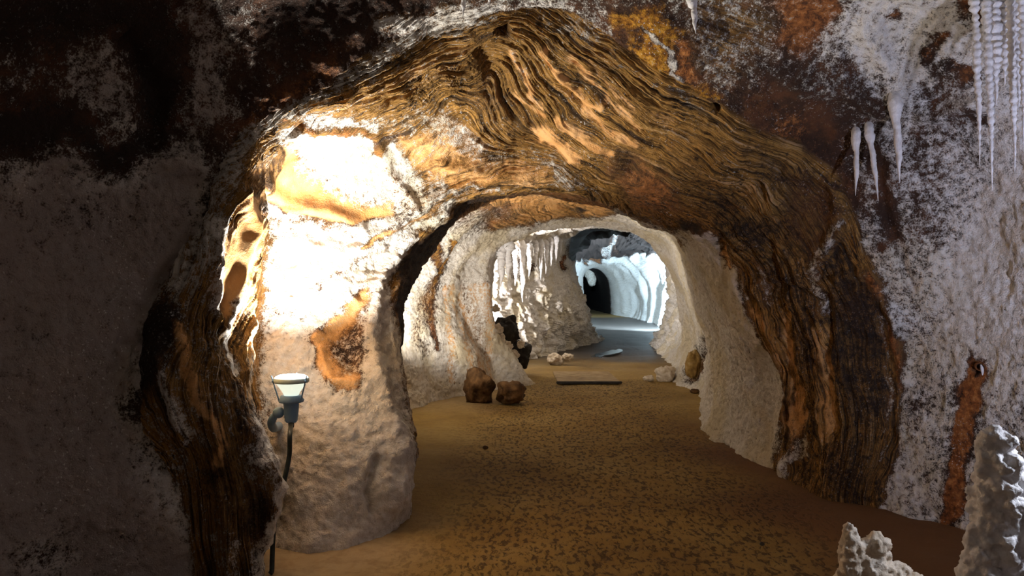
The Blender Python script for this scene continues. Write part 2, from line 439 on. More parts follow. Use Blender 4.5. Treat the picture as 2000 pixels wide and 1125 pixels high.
rings.append([F0(P(1045, 745, 11.9)), P(1005, 700, 11.6), P(968, 640, 11.4), P(958, 590, 11.2), P(960, 520, 11.2), P(985, 478, 11.2),
              P(1025, 460, 11.3), P(1065, 450, 11.4), P(1110, 445, 11.5), P(1155, 442, 11.5), P(1205, 448, 11.5), P(1250, 462, 11.6),
              P(1285, 495, 11.8), P(1318, 560, 12.2), P(1330, 640, 12.4), P(1330, 690, 12.4), F0(P(1310, 738, 12.4))])  # 15 bulge
rings.append([(-.7, 13.2, -.15), (-.8, 13.2, .5), (-.8, 13.2, 1.1), (-.75, 13.2, 1.6), (-.6, 13.2, 2.1), (-.2, 13.2, 2.5),
              (.4, 13, 2.75), P(1085, 430, 13), P(1130, 425, 13), P(1165, 425, 13), P(1215, 432, 13), P(1272, 452, 13),
              P(1325, 500, 13.5), P(1350, 570, 13.8), P(1350, 640, 14), P(1335, 690, 14), F0(P(1310, 718, 14))])       # 16
rings.append([F0(P(1040, 702, 15.6)), P(1020, 650, 15.4), P(1000, 590, 15.4), P(995, 540, 15.4), P(1000, 495, 15.4), P(1030, 465, 15.4),
              P(1070, 448, 15.4), P(1110, 440, 15.4), P(1140, 435, 15.4), P(1170, 435, 15.4), P(1215, 440, 15.4), P(1260, 455, 15.4),
              P(1305, 500, 15.6), P(1330, 570, 16), P(1330, 630, 16.4), P(1310, 670, 16.6), F0(P(1280, 692, 16.8))])   # 17
rings.append([F0(P(1180, 662, 21.8)), P(1156, 640, 20), P(1142, 600, 19), P(1125, 560, 19), P(1105, 520, 19), P(1096, 490, 19),
              P(1103, 465, 19), P(1130, 450, 19), P(1155, 446, 19), P(1180, 446, 19), P(1220, 450, 19), P(1260, 465, 19),
              P(1296, 500, 19), P(1307, 570, 19), P(1297, 620, 19.5), P(1284, 655, 20), F0(P(1275, 668, 20.5))])       # 18 second bulge
rings.append(Wd([23] * 12 + [24, 24.5, 24.5, 24.5, 24.5],
             [(2.2, -.15), (1.9, .6), (1.8, 1.3), (1.8, 2.0), (1.9, 2.6), (2.2, 3.0), (2.6, 3.2), (2.9, 3.3), (3.2, 3.35), (3.6, 3.4),
              (4.1, 3.3), (4.6, 3.1), (5.2, 2.7), (5.6, 2.0), (5.7, 1.3), (5.7, .6), (5.6, -.15)]))                     # 19
rings.append([(2.2, 30, -.15), (2.1, 30, .6), (2.1, 30, 1.2), P(1105, 540, 30), P(1107, 505, 30), P(1118, 480, 30), P(1135, 462, 30),
              P(1150, 455, 30), P(1170, 450, 30), P(1190, 450, 30), P(1215, 455, 30), P(1250, 465, 29), P(1285, 495, 28.5),
              P(1312, 540, 28), P(1315, 590, 27.5), P(1310, 625, 27.5), F0(P(1300, 640, 28))])                          # 20
rings.append([F0(P(1135, 623, 36)), P(1128, 600, 36), P(1122, 570, 36), P(1118, 545, 36), P(1121, 523, 36), P(1130, 510, 36),
              P(1143, 505, 36), P(1153, 502, 36), P(1163, 502, 36), P(1175, 503, 36), P(1192, 505, 36), P(1210, 510, 36),
              P(1228, 525, 36), P(1240, 550, 36), P(1248, 580, 36), P(1250, 605, 36), F0(P(1245, 623, 36))])            # 21
H42 = [(1143, 614), (1141, 600), (1139, 580), (1138, 560), (1138, 545), (1141, 533), (1147, 527), (1154, 524), (1161, 523), (1168, 524),
       (1175, 527), (1182, 533), (1189, 545), (1193, 560), (1195, 580), (1196, 600), (1196, 614)]
rings.append([P(x, y, 42) for x, y in H42])                                                                             # 22 far hole
rings.append([(x - .2, 56, z) for x, _, z in rings[-1]])
rings.append([(4.8 + (x - 4.8) * .02, 57, 1.2 + (z - 1.2) * .02) for x, _, z in rings[-1]])

R = np.array(rings, dtype=np.float64)
SEG = [6, 8, 14, 36, 86, 92, 92, 66, 60, 60, 46, 30, 26, 34, 52, 26, 28, 90, 16, 22, 22, 14, 10, 4]
TSUB = 58
assert len(SEG) == len(R) - 1

def cardinal(A, subs, tens):
    """spline along axis 0 through A, subs samples per interval"""
    n = len(A)
    T = np.zeros_like(A)
    T[1:-1] = (A[2:] - A[:-2]) * tens
    T[0] = (A[1] - A[0]) * tens; T[-1] = (A[-1] - A[-2]) * tens
    out, par = [], []
    for i in range(n - 1):
        m = subs[i] if not np.isscalar(subs) else subs
        last = i == n - 2
        u = np.linspace(0, 1, m + 1)[: m + (1 if last else 0)]
        sh = (-1,) + (1,) * (A.ndim - 1)
        uu = u.reshape(sh)
        # limit tangents at uneven spacing
        d = A[i + 1] - A[i]
        L = np.linalg.norm(d, axis=-1, keepdims=True) * 1.1
        t0, t1 = T[i], T[i + 1]
        t0 = t0 * np.minimum(1, L / (np.linalg.norm(t0, axis=-1, keepdims=True) + 1e-9))
        t1 = t1 * np.minimum(1, L / (np.linalg.norm(t1, axis=-1, keepdims=True) + 1e-9))
        h = (2 * uu ** 3 - 3 * uu ** 2 + 1) * A[i] + (uu ** 3 - 2 * uu ** 2 + uu) * t0 + (-2 * uu ** 3 + 3 * uu ** 2) * A[i + 1] + (uu ** 3 - uu ** 2) * t1
        out.append(h); par.append(i + u)
    return np.concatenate(out), np.concatenate(par)

Rt, tpar = cardinal(R.transpose(1, 0, 2), TSUB, 0.5)       # (nt, nr, 3)
G, spar = cardinal(Rt.transpose(1, 0, 2), SEG, 0.42)       # (ns, nt, 3)
ns, nt = G.shape[:2]
_u = np.clip(spar - 6, 0, 1)[:, None]; _t = tpar[None, :]
_bulge = np.sin(np.pi * _u ** 0.85) * sstep(0.6, 2.6, _t) * (1 - sstep(4.4, 5.4, _t)) * 0.20
G[:, :, 1] -= _bulge; G[:, :, 0] += _bulge * 0.22
BASE = G.reshape(-1, 3)
SP = np.repeat(spar, nt)
TP = np.tile(tpar, ns)
Ysafe = np.maximum(BASE[:, 1], 0.3)
PX = CX + BASE[:, 0] / Ysafe * F
PY = CY - (BASE[:, 2] - CAMZ) / Ysafe * F

def grid_normals(g):
    ds = np.gradient(g, axis=0); dt = np.gradient(g, axis=1)
    n = np.cross(ds, dt)
    n /= np.linalg.norm(n, axis=2, keepdims=True) + 1e-12
    return n
NRM = grid_normals(G)
# make it point into the open space (towards the middle of each section)
mid = G.mean(axis=1, keepdims=True)
if np.mean(np.sum(NRM * (mid - G), axis=2)) < 0: NRM = -NRM
NRM = NRM.reshape(-1, 3)

# ------------------------------------------------------------------ what the rock is made of (salt crust, folded layers, smooth orange salt, dark rock ...), plus some painted shade and glare
SALT, BAND, ORANGE, DARK, GOLD, RUST = range(6)
class Zone:
    def __init__(s, x0, y0, x1, y1, step, base, warp, wscale):
        s.x0, s.y0, s.step = x0, y0, step
        xs = np.arange(x0, x1 + step, step); ys = np.arange(y0, y1 + step, step)
        s.w, s.h = len(xs), len(ys)
        X, Y = np.meshgrid(xs, ys)
        q = np.stack([X.ravel() / wscale, Y.ravel() / wscale, np.zeros(X.size)], 1)
        s.X = X.ravel() + warp * fbm(q, 4, 0.6)
        s.Y = Y.ravel() + warp * fbm(q + 31.7, 4, 0.6)
        s.c = np.zeros((X.size, 7)); s.c[:] = base
    def _put(s, m, vec, op):
        m = (m * op)[:, None]
        s.c = s.c * (1 - m) + np.array(vec) * m
    def blob(s, cx, cy, rx, ry, vec, op=1.0, rot=0, soft=0.75):
        a = math.radians(rot); dx, dy = s.X - cx, s.Y - cy
        u = (dx * math.cos(a) + dy * math.sin(a)) / rx; v = (-dx * math.sin(a) + dy * math.cos(a)) / ry
        s._put(1 - sstep(1 - soft, 1 + soft, np.sqrt(u * u + v * v)), vec, op)
    def poly(s, pts, vec, op=1.0, soft=10):
        soft = soft * 1.7
        pts = np.array(pts, float)
        ins = np.zeros(len(s.X), bool); dist = np.full(len(s.X), 1e9)
        for i in range(len(pts)):
            a, b = pts[i], pts[(i + 1) % len(pts)]
            c = ((a[1] > s.Y) != (b[1] > s.Y)) & (s.X < (b[0] - a[0]) * (s.Y - a[1]) / (b[1] - a[1] + 1e-9) + a[0])
            ins ^= c
            dist = np.minimum(dist, s._seg(a, b))
        sd = np.where(ins, dist, -dist)
        s._put(sstep(-soft, soft, sd), vec, op)
    def _seg(s, a, b):
        d = b - a; L = (d * d).sum() + 1e-9
        t = np.clip(((s.X - a[0]) * d[0] + (s.Y - a[1]) * d[1]) / L, 0, 1)
        return np.hypot(s.X - a[0] - t * d[0], s.Y - a[1] - t * d[1])
    def stroke(s, pts, width, vec, op=1.0, soft=0.95):
        pts = np.array(pts, float)
        dist = np.full(len(s.X), 1e9)
        for i in range(len(pts) - 1): dist = np.minimum(dist, s._seg(pts[i], pts[i + 1]))
        s._put(1 - sstep(width * (1 - soft), width * (1 + soft), dist), vec, op)
    def sample(s, px, py):
        u = np.clip((px - s.x0) / s.step, 0, s.w - 1.001); v = np.clip((py - s.y0) / s.step, 0, s.h - 1.001)
        i, j = u.astype(int), v.astype(int); fu, fv = (u - i)[:, None], (v - j)[:, None]
        c = s.c.reshape(s.h, s.w, 7)
        return (c[j, i] * (1 - fu) + c[j, i + 1] * fu) * (1 - fv) + (c[j + 1, i] * (1 - fu) + c[j + 1, i + 1] * fu) * fv

def V(**k):
    v = [0] * 7
    for n, x in k.items(): v[dict(salt=0, band=1, orange=2, dark=3, gold=4, rust=5, dirt=6)[n]] = x
    return v

# hall walls and roof
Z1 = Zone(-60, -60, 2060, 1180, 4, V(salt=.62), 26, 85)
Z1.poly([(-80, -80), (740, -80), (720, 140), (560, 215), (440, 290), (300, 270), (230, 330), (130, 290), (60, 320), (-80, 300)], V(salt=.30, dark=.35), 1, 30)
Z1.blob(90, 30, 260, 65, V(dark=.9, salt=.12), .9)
Z1.blob(560, 90, 130, 70, V(salt=.44, dirt=.6, dark=.2, rust=.2), .7)
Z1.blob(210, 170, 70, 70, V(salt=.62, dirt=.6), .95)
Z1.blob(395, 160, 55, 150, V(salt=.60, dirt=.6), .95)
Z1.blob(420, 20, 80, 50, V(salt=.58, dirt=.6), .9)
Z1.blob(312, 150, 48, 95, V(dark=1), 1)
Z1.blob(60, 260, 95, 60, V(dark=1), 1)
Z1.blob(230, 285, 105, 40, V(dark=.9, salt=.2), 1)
Z1.blob(235, 255, 35, 22, V(salt=.6), .8)
Z1.blob(30, 170, 70, 40, V(salt=.40, dark=.2), .8)
Z1.blob(590, 110, 110, 80, V(dark=.5, salt=.22, rust=.15), .9, -30)
Z1.stroke([(470, 280), (540, 200), (700, 90)], 22, V(rust=.42, salt=.15), .8)
Z1.stroke([(425, 250), (420, 330), (405, 400)], 20, V(rust=.25, dark=.4, salt=.2), .8)
Z1.blob(650, -20, 200, 110, V(dark=.75, rust=.2, salt=.22), .95)
Z1.blob(840, 20, 140, 40, V(dark=.7, rust=.3, salt=.2), 1)
Z1.stroke([(740, 50), (860, 45), (960, 20)], 16, V(salt=.75, band=.5), .9)
Z1.poly([(-80, 360), (60, 350), (110, 290), (180, 350), (260, 350), (330, 290), (390, 300), (400, 560), (260, 700), (240, 820), (420, 1180), (-80, 1180)], V(salt=.80, rust=.12, dirt=.75), 1, 34)  # dimness of the left wall put into its salt colour
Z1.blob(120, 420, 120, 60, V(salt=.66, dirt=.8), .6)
Z1.blob(90, 1090, 60, 40, V(salt=.3, dark=.4), .6)
Z1.blob(265, 790, 35, 30, V(salt=.35, dark=.6), .9)
# hall, right side
Z1.poly([(1000, -80), (1560, -80), (1640, 60), (1720, 200), (1700, 380), (1640, 380), (1520, 300), (1400, 240), (1300, 190), (1150, 60)],
        V(salt=.42, rust=.15), 1, 20)
Z1.poly([(1200, 20), (1290, 10), (1330, 70), (1300, 130), (1350, 160), (1420, 190), (1330, 190), (1240, 110), (1190, 60)], V(gold=.9), 1, 14)
Z1.poly([(1205, 60), (1250, 70), (1260, 110), (1230, 120)], V(dark=.6, rust=.4), .9, 12)
Z1.poly([(1300, 75), (1340, 80), (1370, 150), (1330, 150)], V(rust=.8), .9, 10)
Z1.stroke([(1265, 65), (1300, 110), (1330, 160)], 5, V(salt=.9), .8)
Z1.blob(1420, 60, 60, 70, V(salt=.40, band=.6), .8)
Z1.blob(1560, 40, 60, 50, V(rust=.9, orange=.2, salt=.2), .9, 40)
Z1.blob(1620, 30, 35, 60, V(rust=.85, orange=.3, salt=.25), .9, 20)
Z1.blob(1590, 100, 30, 30, V(rust=.7, salt=.3), .8)
Z1.stroke([(1640, 60), (1600, 120), (1580, 170)], 18, V(salt=.7), .7)
Z1.poly([(1480, 130), (1580, 110), (1680, 140), (1725, 190), (1715, 240), (1640, 250), (1540, 200)], V(salt=.36, dark=.55), 1, 16)
Z1.poly([(1440, 170), (1530, 170), (1640, 240), (1660, 330), (1700, 420), (1640, 420), (1560, 320), (1440, 260)], V(salt=.16, dark=.35, rust=.25), 1, 16)
Z1.blob(1495, 215, 30, 18, V(rust=.5, dark=.5), .8)
Z1.blob(1545, 270, 30, 25, V(rust=.7), .8)
Z1.poly([(1660, 40), (1760, -80), (2080, -80), (2080, 250), (1860, 240), (1790, 210), (1740, 190), (1690, 130)], V(salt=.72), 1, 20)
for cx, cy, rx, ry in [(1745, 40, 12, 10), (1840, 92, 16, 12), (1815, 112, 12, 14), (1870, 140, 50, 12), (1880, 155, 25, 18), (1890, 10, 20, 35), (1915, 20, 12, 30), (1980, 50, 10, 60)]:
    Z1.blob(cx, cy, rx, ry, V(rust=.6, dark=.3, salt=.15), .85)
Z1.blob(1840, 190, 50, 36, V(salt=.40, dark=.5), .9)
Z1.blob(1905, 230, 30, 18, V(salt=.2, dark=.8), .9)
Z1.poly([(1700, 250), (1900, 220), (1920, 400), (1880, 520), (1780, 560), (1700, 460)], V(salt=.52, dark=.2), .9, 25)
Z1.stroke([(1715, 310), (1728, 400), (1730, 480)], 14, V(dark=.5, rust=.35, salt=.1), .9)
Z1.stroke([(1800, 260), (1800, 420)], 12, V(salt=.40, rust=.3), .6)
Z1.blob(1830, 450, 50, 40, V(salt=.36, dark=.4), .8, 30)
Z1.poly([(1880, 380), (2080, 200), (2080, 1180), (1720, 1180), (1760, 800), (1800, 560)], V(salt=.80), 1, 50)
Z1.poly([(1740, 690), (1900, 700), (2080, 760), (2080, 1180), (1700, 1180)], V(salt=.62, rust=.1), .9, 40)
Z1.blob(1800, 620, 60, 60, V(salt=.58), .8)
Z1.blob(1800, 800, 25, 40, V(salt=.42, rust=.2), .6)
# rust run below the drilled hole
for w, op in ((30, .35), (20, .95)):
    Z1.stroke([(1908, 725), (1895, 800), (1888, 880), (1868, 960), (1860, 1010)], w, V(rust=1.0, salt=.05), op, .5)
Z1.blob(1909, 716, 12, 12, V(dark=1, rust=.6), 1)

# mouth: banded arch, bright recess, white pillar
Z2 = Zone(180, -20, 1820, 1180, 3, V(band=1), 11, 55)
Z2.poly([(740, 40), (870, 20), (960, 30), (900, 75), (780, 90)], V(band=.6, salt=.66), 1, 14)
Z2.stroke([(430, 320), (560, 205), (720, 120), (770, 70)], 30, V(band=.8, salt=.62), .95)
Z2.stroke([(430, 330), (400, 450), (350, 560), (290, 640)], 34, V(band=.9, salt=.66), .95)
Z2.stroke([(990, 15), (1130, 60), (1230, 130), (1330, 190), (1430, 260)], 14, V(band=.9, salt=.46), .7)
Z2.blob(1130, 60, 60, 25, V(band=.8, salt=.5), .7)
# left flank of the arch is darker layered rock
Z2.poly([(240, 650), (420, 560), (480, 760), (560, 980), (520, 1180), (340, 1180)], V(band=.85, dark=.22, salt=.34), 1, 30)
Z2.poly([(240, 660), (330, 560), (360, 640), (300, 760), (250, 800)], V(dark=.85, salt=.25), 1, 16)
Z2.blob(470, 800, 22, 70, V(band=.5, dark=.75), .8, -10)
Z2.blob(500, 1010, 50, 50, V(band=.4, dark=.8), .85)
Z2.blob(430, 930, 35, 60, V(band=.5, dark=.6), .8)
Z2.stroke([(345, 640), (370, 760), (430, 860), (425, 900)], 9, V(orange=.75, band=.5), .9)
Z2.stroke([(320, 730), (345, 800), (370, 850)], 8, V(salt=.75, band=.4), .8)
Z2.stroke([(440, 1010), (455, 1060), (450, 1125)], 8, V(salt=.55, band=.4), .8)
Z2.poly([(560, 955), (585, 1000), (560, 1180), (470, 1180), (500, 1090)], V(salt=.62), 1, 8)
Z2.blob(505, 870, 20, 60, V(salt=.60), 1)
# inner side of the lip: smooth orange flowstone
Z2.poly([(470, 370), (505, 380), (515, 480), (500, 560), (470, 640), (440, 620), (415, 560), (430, 480), (465, 430)], V(orange=.95), 1, 10)
Z2.stroke([(430, 440), (420, 520), (425, 600)], 12, V(salt=.8, orange=.5), .7)
Z2.stroke([(480, 560), (450, 640), (470, 720)], 9, V(salt=.9), .9)
Z2.stroke([(512, 400), (520, 470), (505, 560)], 8, V(band=.8, dark=.4), .8)
# recess and dome
Z2.poly([(500, 330), (570, 240), (720, 225), (790, 300), (830, 380), (790, 470), (760, 560), (800, 700), (812, 1050), (560, 1180), (520, 860), (505, 700), (525, 480)],
        V(salt=.86), 1, 14)
Z2.poly([(535, 300), (580, 245), (650, 240), (740, 255), (780, 340), (760, 430), (690, 430), (610, 400), (550, 350)], V(salt=.02, orange=1.0), 1, 7)
Z2.blob(690, 315, 110, 75, V(salt=1.0, orange=.3), 1, 25, .6)  # white centre paints the flood lamp's glare onto the orange dome
Z2.blob(610, 275, 40, 24, V(salt=.9, orange=.3), .9, 0, .8)
Z2.poly([(497, 340), (545, 295), (580, 350), (620, 400), (690, 425), (640, 440), (560, 410), (500, 380)], V(orange=.9), 1, 9)
Z2.stroke([(540, 290), (520, 340), (500, 370)], 8, V(band=.6, dark=.5), .9)
Z2.stroke([(560, 240), (620, 250), (700, 245), (745, 270), (735, 300)], 7, V(band=.7, rust=.5), .9)
Z2.blob(742, 268, 20, 22, V(band=.8, dark=.3), .95)
Z2.stroke([(520, 440), (600, 430), (650, 440), (700, 460)], 9, V(salt=.5, rust=.5, band=.4), .8)
Z2.stroke([(560, 400), (640, 400), (690, 420)], 8, V(rust=.7, orange=.5), .8)
Z2.stroke([(700, 480), (770, 440), (850, 395), (950, 365)], 9, V(orange=.8, band=.4), .8)
Z2.stroke([(620, 560), (700, 510), (760, 480)], 9, V(orange=.55, salt=.5), .8)
Z2.stroke([(690, 470), (780, 420), (860, 370), (940, 352)], 9, V(salt=.85), .8)
Z2.stroke([(745, 520), (800, 455), (880, 395)], 10, V(salt=.85), .9)
# orange lens on the pillar
Z2.poly([(612, 655), (655, 620), (690, 590), (705, 560), (725, 570), (715, 640), (722, 690), (700, 740), (660, 760), (625, 700)], V(salt=.46, gold=.5, orange=.4), 1, 9)
Z2.stroke([(705, 575), (680, 620), (618, 660), (632, 700)], 14, V(orange=.75, salt=.2), .95)
Z2.stroke([(632, 700), (660, 745), (690, 742)], 18, V(orange=.7, salt=.2), .95)
Z2.blob(545, 610, 40, 14, V(orange=.5, salt=.5), .7)
# folded layers above: bright dome side fading into ochre bands
Z2.poly([(720, 225), (860, 200), (960, 290), (1090, 300), (1180, 380), (1060, 372), (950, 372), (860, 400), (790, 430), (820, 350), (780, 290)], V(band=.9, salt=.55, orange=.36), 1, 24)
Z2.stroke([(760, 330), (800, 380), (770, 430)], 16, V(orange=.5, salt=.55), .9)
Z2.poly([(770, 260), (860, 250), (960, 320), (860, 350), (800, 330)], V(orange=.75, band=.5, salt=.25), .8, 12)
Z2.poly([(830, 230), (870, 215), (910, 250), (960, 290), (920, 300), (870, 270)], V(orange=.6, salt=.55), .9, 8)
Z2.stroke([(860, 310), (920, 330), (1000, 330), (1060, 345)], 14, V(orange=.55, band=.8, salt=.2), .9, .8)
Z2.stroke([(880, 350), (960, 340), (1040, 355)], 9, V(orange=.6, band=.8), .7, .8)
Z2.poly([(1030, 250), (1070, 255), (1110, 290), (1130, 320), (1090, 305), (1050, 280)], V(orange=1), 1, 6)
Z2.poly([(1180, 300), (1230, 290), (1270, 330), (1330, 360), (1330, 400), (1290, 420), (1220, 380)], V(rust=.55, orange=.45), .95, 14)
Z2.poly([(1195, 290), (1230, 275), (1240, 330), (1200, 345)], V(dark=.7, band=.6), .9, 14)
Z2.blob(1290, 385, 55, 28, V(rust=.7, orange=.5), .9)
Z2.blob(1290, 240, 30, 12, V(orange=.5, band=.8), .8, 40, .8)
Z2.stroke([(1000, 100), (1030, 160), (1060, 210)], 8, V(orange=.75, salt=.35, band=.7), 1)
Z2.stroke([(1110, 110), (1160, 170), (1200, 215), (1250, 255)], 7, V(orange=.7, band=.8), .9)
Z2.stroke([(1140, 215), (1190, 260), (1240, 290)], 7, V(orange=.7, band=.8), .9)
Z2.stroke([(1060, 95), (1100, 150), (1140, 200), (1170, 210)], 8, V(orange=.85, band=.8), 1, .8)
Z2.stroke([(1010, 190), (1040, 220), (1060, 235)], 8, V(orange=.85, band=.8), 1, .8)
Z2.stroke([(1090, 240), (1130, 270), (1190, 300)], 9, V(orange=.85, band=.8), 1, .8)
Z2.stroke([(1150, 120), (1190, 170), (1230, 220)], 5, V(orange=.8), .6)
Z2.poly([(620, 205), (760, 115), (900, 70), (955, 100), (880, 160), (760, 225)], V(band=.9, orange=.34, salt=.28), .9, 14)
Z2.poly([(880, 110), (950, 100), (985, 160), (1050, 250), (1000, 262), (940, 230), (900, 170)], V(band=.7, dark=.42, salt=.22), .85, 16)
Z2.blob(982, 62, 16, 14, V(dark=1), 1)
Z2.stroke([(980, 60), (940, 80)], 10, V(dark=.8, band=.4), .8)
# right-hand limb of the arch: dark brown layers
Z2.poly([(1320, 300), (1520, 300), (1660, 380), (1780, 620), (1770, 1180), (1480, 1180), (1500, 800), (1450, 560), (1340, 430)], V(band=.82, dark=.60), 1, 50)
Z2.poly([(1520, 330), (1640, 350), (1650, 440), (1580, 520), (1540, 450)], V(dark=.5, rust=.42, band=.4), .9, 20)
Z2.poly([(1620, 560), (1680, 530), (1740, 600), (1740, 760), (1640, 780), (1610, 660)], V(dark=.75, band=.5), .9, 20)
Z2.poly([(1640, 780), (1760, 760), (1740, 900), (1700, 1000), (1620, 980)], V(dark=.6, band=.7), .9, 20)
Z2.stroke([(1700, 540), (1735, 580), (1755, 690), (1765, 760)], 12, V(rust=.75), .8)
Z2.stroke([(1400, 320), (1450, 330), (1500, 400)], 24, V(band=1), .8)
Z2.stroke([(1480, 600), (1520, 680), (1530, 760)], 10, V(orange=.6, band=.7), .8)
Z2.stroke([(1600, 640), (1605, 760), (1610, 860)], 9, V(orange=.65, band=.7), .8)
Z2.stroke([(1530, 620), (1550, 740), (1555, 820)], 7, V(orange=.7, band=.7), .8)
Z2.stroke([(1640, 440), (1600, 500), (1590, 560), (1610, 600)], 12, V(salt=.62), .9)
Z2.stroke([(1720, 620), (1735, 760), (1725, 900)], 5, V(salt=.62), .7)
Z2.stroke([(1560, 860), (1545, 930)], 12, V(salt=.75), .9)
Z2.stroke([(1480, 520), (1500, 590), (1480, 560)], 5, V(salt=.7), .6)
# white lower wall on the right behind the arch
Z2.poly([(1340, 440), (1400, 440), (1450, 560), (1500, 690), (1530, 760), (1520, 880), (1500, 1000), (1300, 1000), (1300, 700)], V(salt=.80), 1, 9)
Z2.stroke([(1405, 470), (1418, 520)], 7, V(orange=.6, band=.5), .9)
Z2.poly([(1530, 830), (1550, 780), (1565, 830), (1555, 880)], V(orange=.6, rust=.3), .9, 6)
Z2.poly([(1330, 420), (1380, 435), (1370, 450), (1320, 445)], V(dark=.9), .9, 6)
Z2.poly([(1180, 398), (1290, 440), (1350, 445), (1350, 470), (1250, 450)], V(salt=.7), 1, 7)

# passage behind the mouth
Z3 = Zone(720, 340, 1460, 860, 1.5, V(salt=.86), 6, 30)
Z3.poly([(880, 400), (950, 370), (1060, 370), (1150, 385), (1205, 415), (1150, 428), (1090, 430), (1010, 440), (950, 450), (870, 440)], V(rust=.30, orange=.55, gold=.35, band=.6), 1, 8)
Z3.blob(960, 415, 50, 18, V(salt=.55, rust=.3), .7)
Z3.poly([(870, 430), (930, 410), (960, 440), (930, 465), (880, 465)], V(salt=.62, rust=.4), .8, 8)
Z3.blob(1135, 412, 16, 5, V(dark=1), .7)
Z3.stroke([(855, 470), (850, 520), (838, 570), (832, 630)], 7, V(dark=.5, gold=.6), .95)
Z3.stroke([(838, 560), (818, 610), (814, 660), (830, 690)], 10, V(gold=.55, salt=.42, orange=.3), .8)
Z3.stroke([(885, 470), (870, 500), (858, 530)], 6, V(gold=.95), .9)
Z3.blob(838, 620, 12, 40, V(rust=.45, gold=.3, salt=.4), .7)
Z3.stroke([(838, 640), (850, 680)], 5, V(rust=.7, dark=.4), .8)
for x0, x1 in ((862, 872), (880, 902), (905, 925), (925, 940), (945, 960)):
    Z3.stroke([(x0, 560), (x1, 660), (x1 + 8, 745)], 9, V(salt=.46, orange=1.1), .8)
Z3.stroke([(910, 560), (935, 620), (945, 700)], 10, V(salt=.62, orange=.4), .6)
Z3.stroke([(1378, 668), (1362, 700), (1345, 738)], 13, V(gold=.6, dark=.45, salt=.3), .9)
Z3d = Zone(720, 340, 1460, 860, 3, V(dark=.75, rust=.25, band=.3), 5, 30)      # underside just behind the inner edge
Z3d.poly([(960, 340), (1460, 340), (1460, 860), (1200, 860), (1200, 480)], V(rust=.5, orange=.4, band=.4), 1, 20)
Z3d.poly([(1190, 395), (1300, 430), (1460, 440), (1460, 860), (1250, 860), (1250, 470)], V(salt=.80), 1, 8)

# cavern beyond, far chamber and far tunnel
Z4 = Zone(900, 400, 1380, 760, 1, V(salt=.84), 4, 18)
Z4.stroke([(1012, 505), (1008, 540)], 4, V(rust=.5, salt=.4), .8)
Z4.stroke([(1038, 515), (1040, 530)], 4, V(dark=.6, rust=.3), .8)
Z4.stroke([(1100, 500), (1102, 525)], 4, V(rust=.8), .8)
Z4.blob(1130, 630, 50, 70, V(salt=.72), .8)
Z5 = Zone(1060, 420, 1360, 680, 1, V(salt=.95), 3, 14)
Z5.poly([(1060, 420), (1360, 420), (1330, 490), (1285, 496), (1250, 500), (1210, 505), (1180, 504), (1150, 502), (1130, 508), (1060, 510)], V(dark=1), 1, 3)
Z5.stroke([(1205, 455), (1195, 475), (1180, 485)], 6, V(salt=.62), .8)
Z5.stroke([(1195, 470), (1190, 498)], 4, V(salt=.66), .8)
Z5.stroke([(1200, 455), (1203, 495)], 3, V(salt=.5), .7)
Z5.stroke([(1155, 503), (1165, 505), (1172, 512)], 5, V(rust=.8), .9)
Z5.stroke([(1142, 512), (1145, 516)], 4, V(rust=.7), .9)
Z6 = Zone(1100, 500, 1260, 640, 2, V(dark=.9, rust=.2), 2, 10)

def grad_mix(a, b, w): return a * (1 - w[:, None]) + b * w[:, None]
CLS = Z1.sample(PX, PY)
w12 = sstep(5.93, 6.07, SP + 0.10 * fbm(BASE * 3.0, 3))
behind = BASE[:, 1] < 2.6
gen = np.zeros((len(BASE), 7)); gen[:, SALT] = .55; gen[:, DARK] = .15
CLS[behind] = gen[behind]
CLS = grad_mix(CLS, Z2.sample(PX, PY), w12)
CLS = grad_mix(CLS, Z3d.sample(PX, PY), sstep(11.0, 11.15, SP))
CLS = grad_mix(CLS, Z3.sample(PX, PY), sstep(12.0, 12.3, SP))
CLS = grad_mix(CLS, Z4.sample(PX, PY), sstep(15.0, 15.3, SP))
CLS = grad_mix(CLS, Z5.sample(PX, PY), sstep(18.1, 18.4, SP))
CLS = grad_mix(CLS, Z6.sample(PX, PY), sstep(22.0, 22.05, SP))

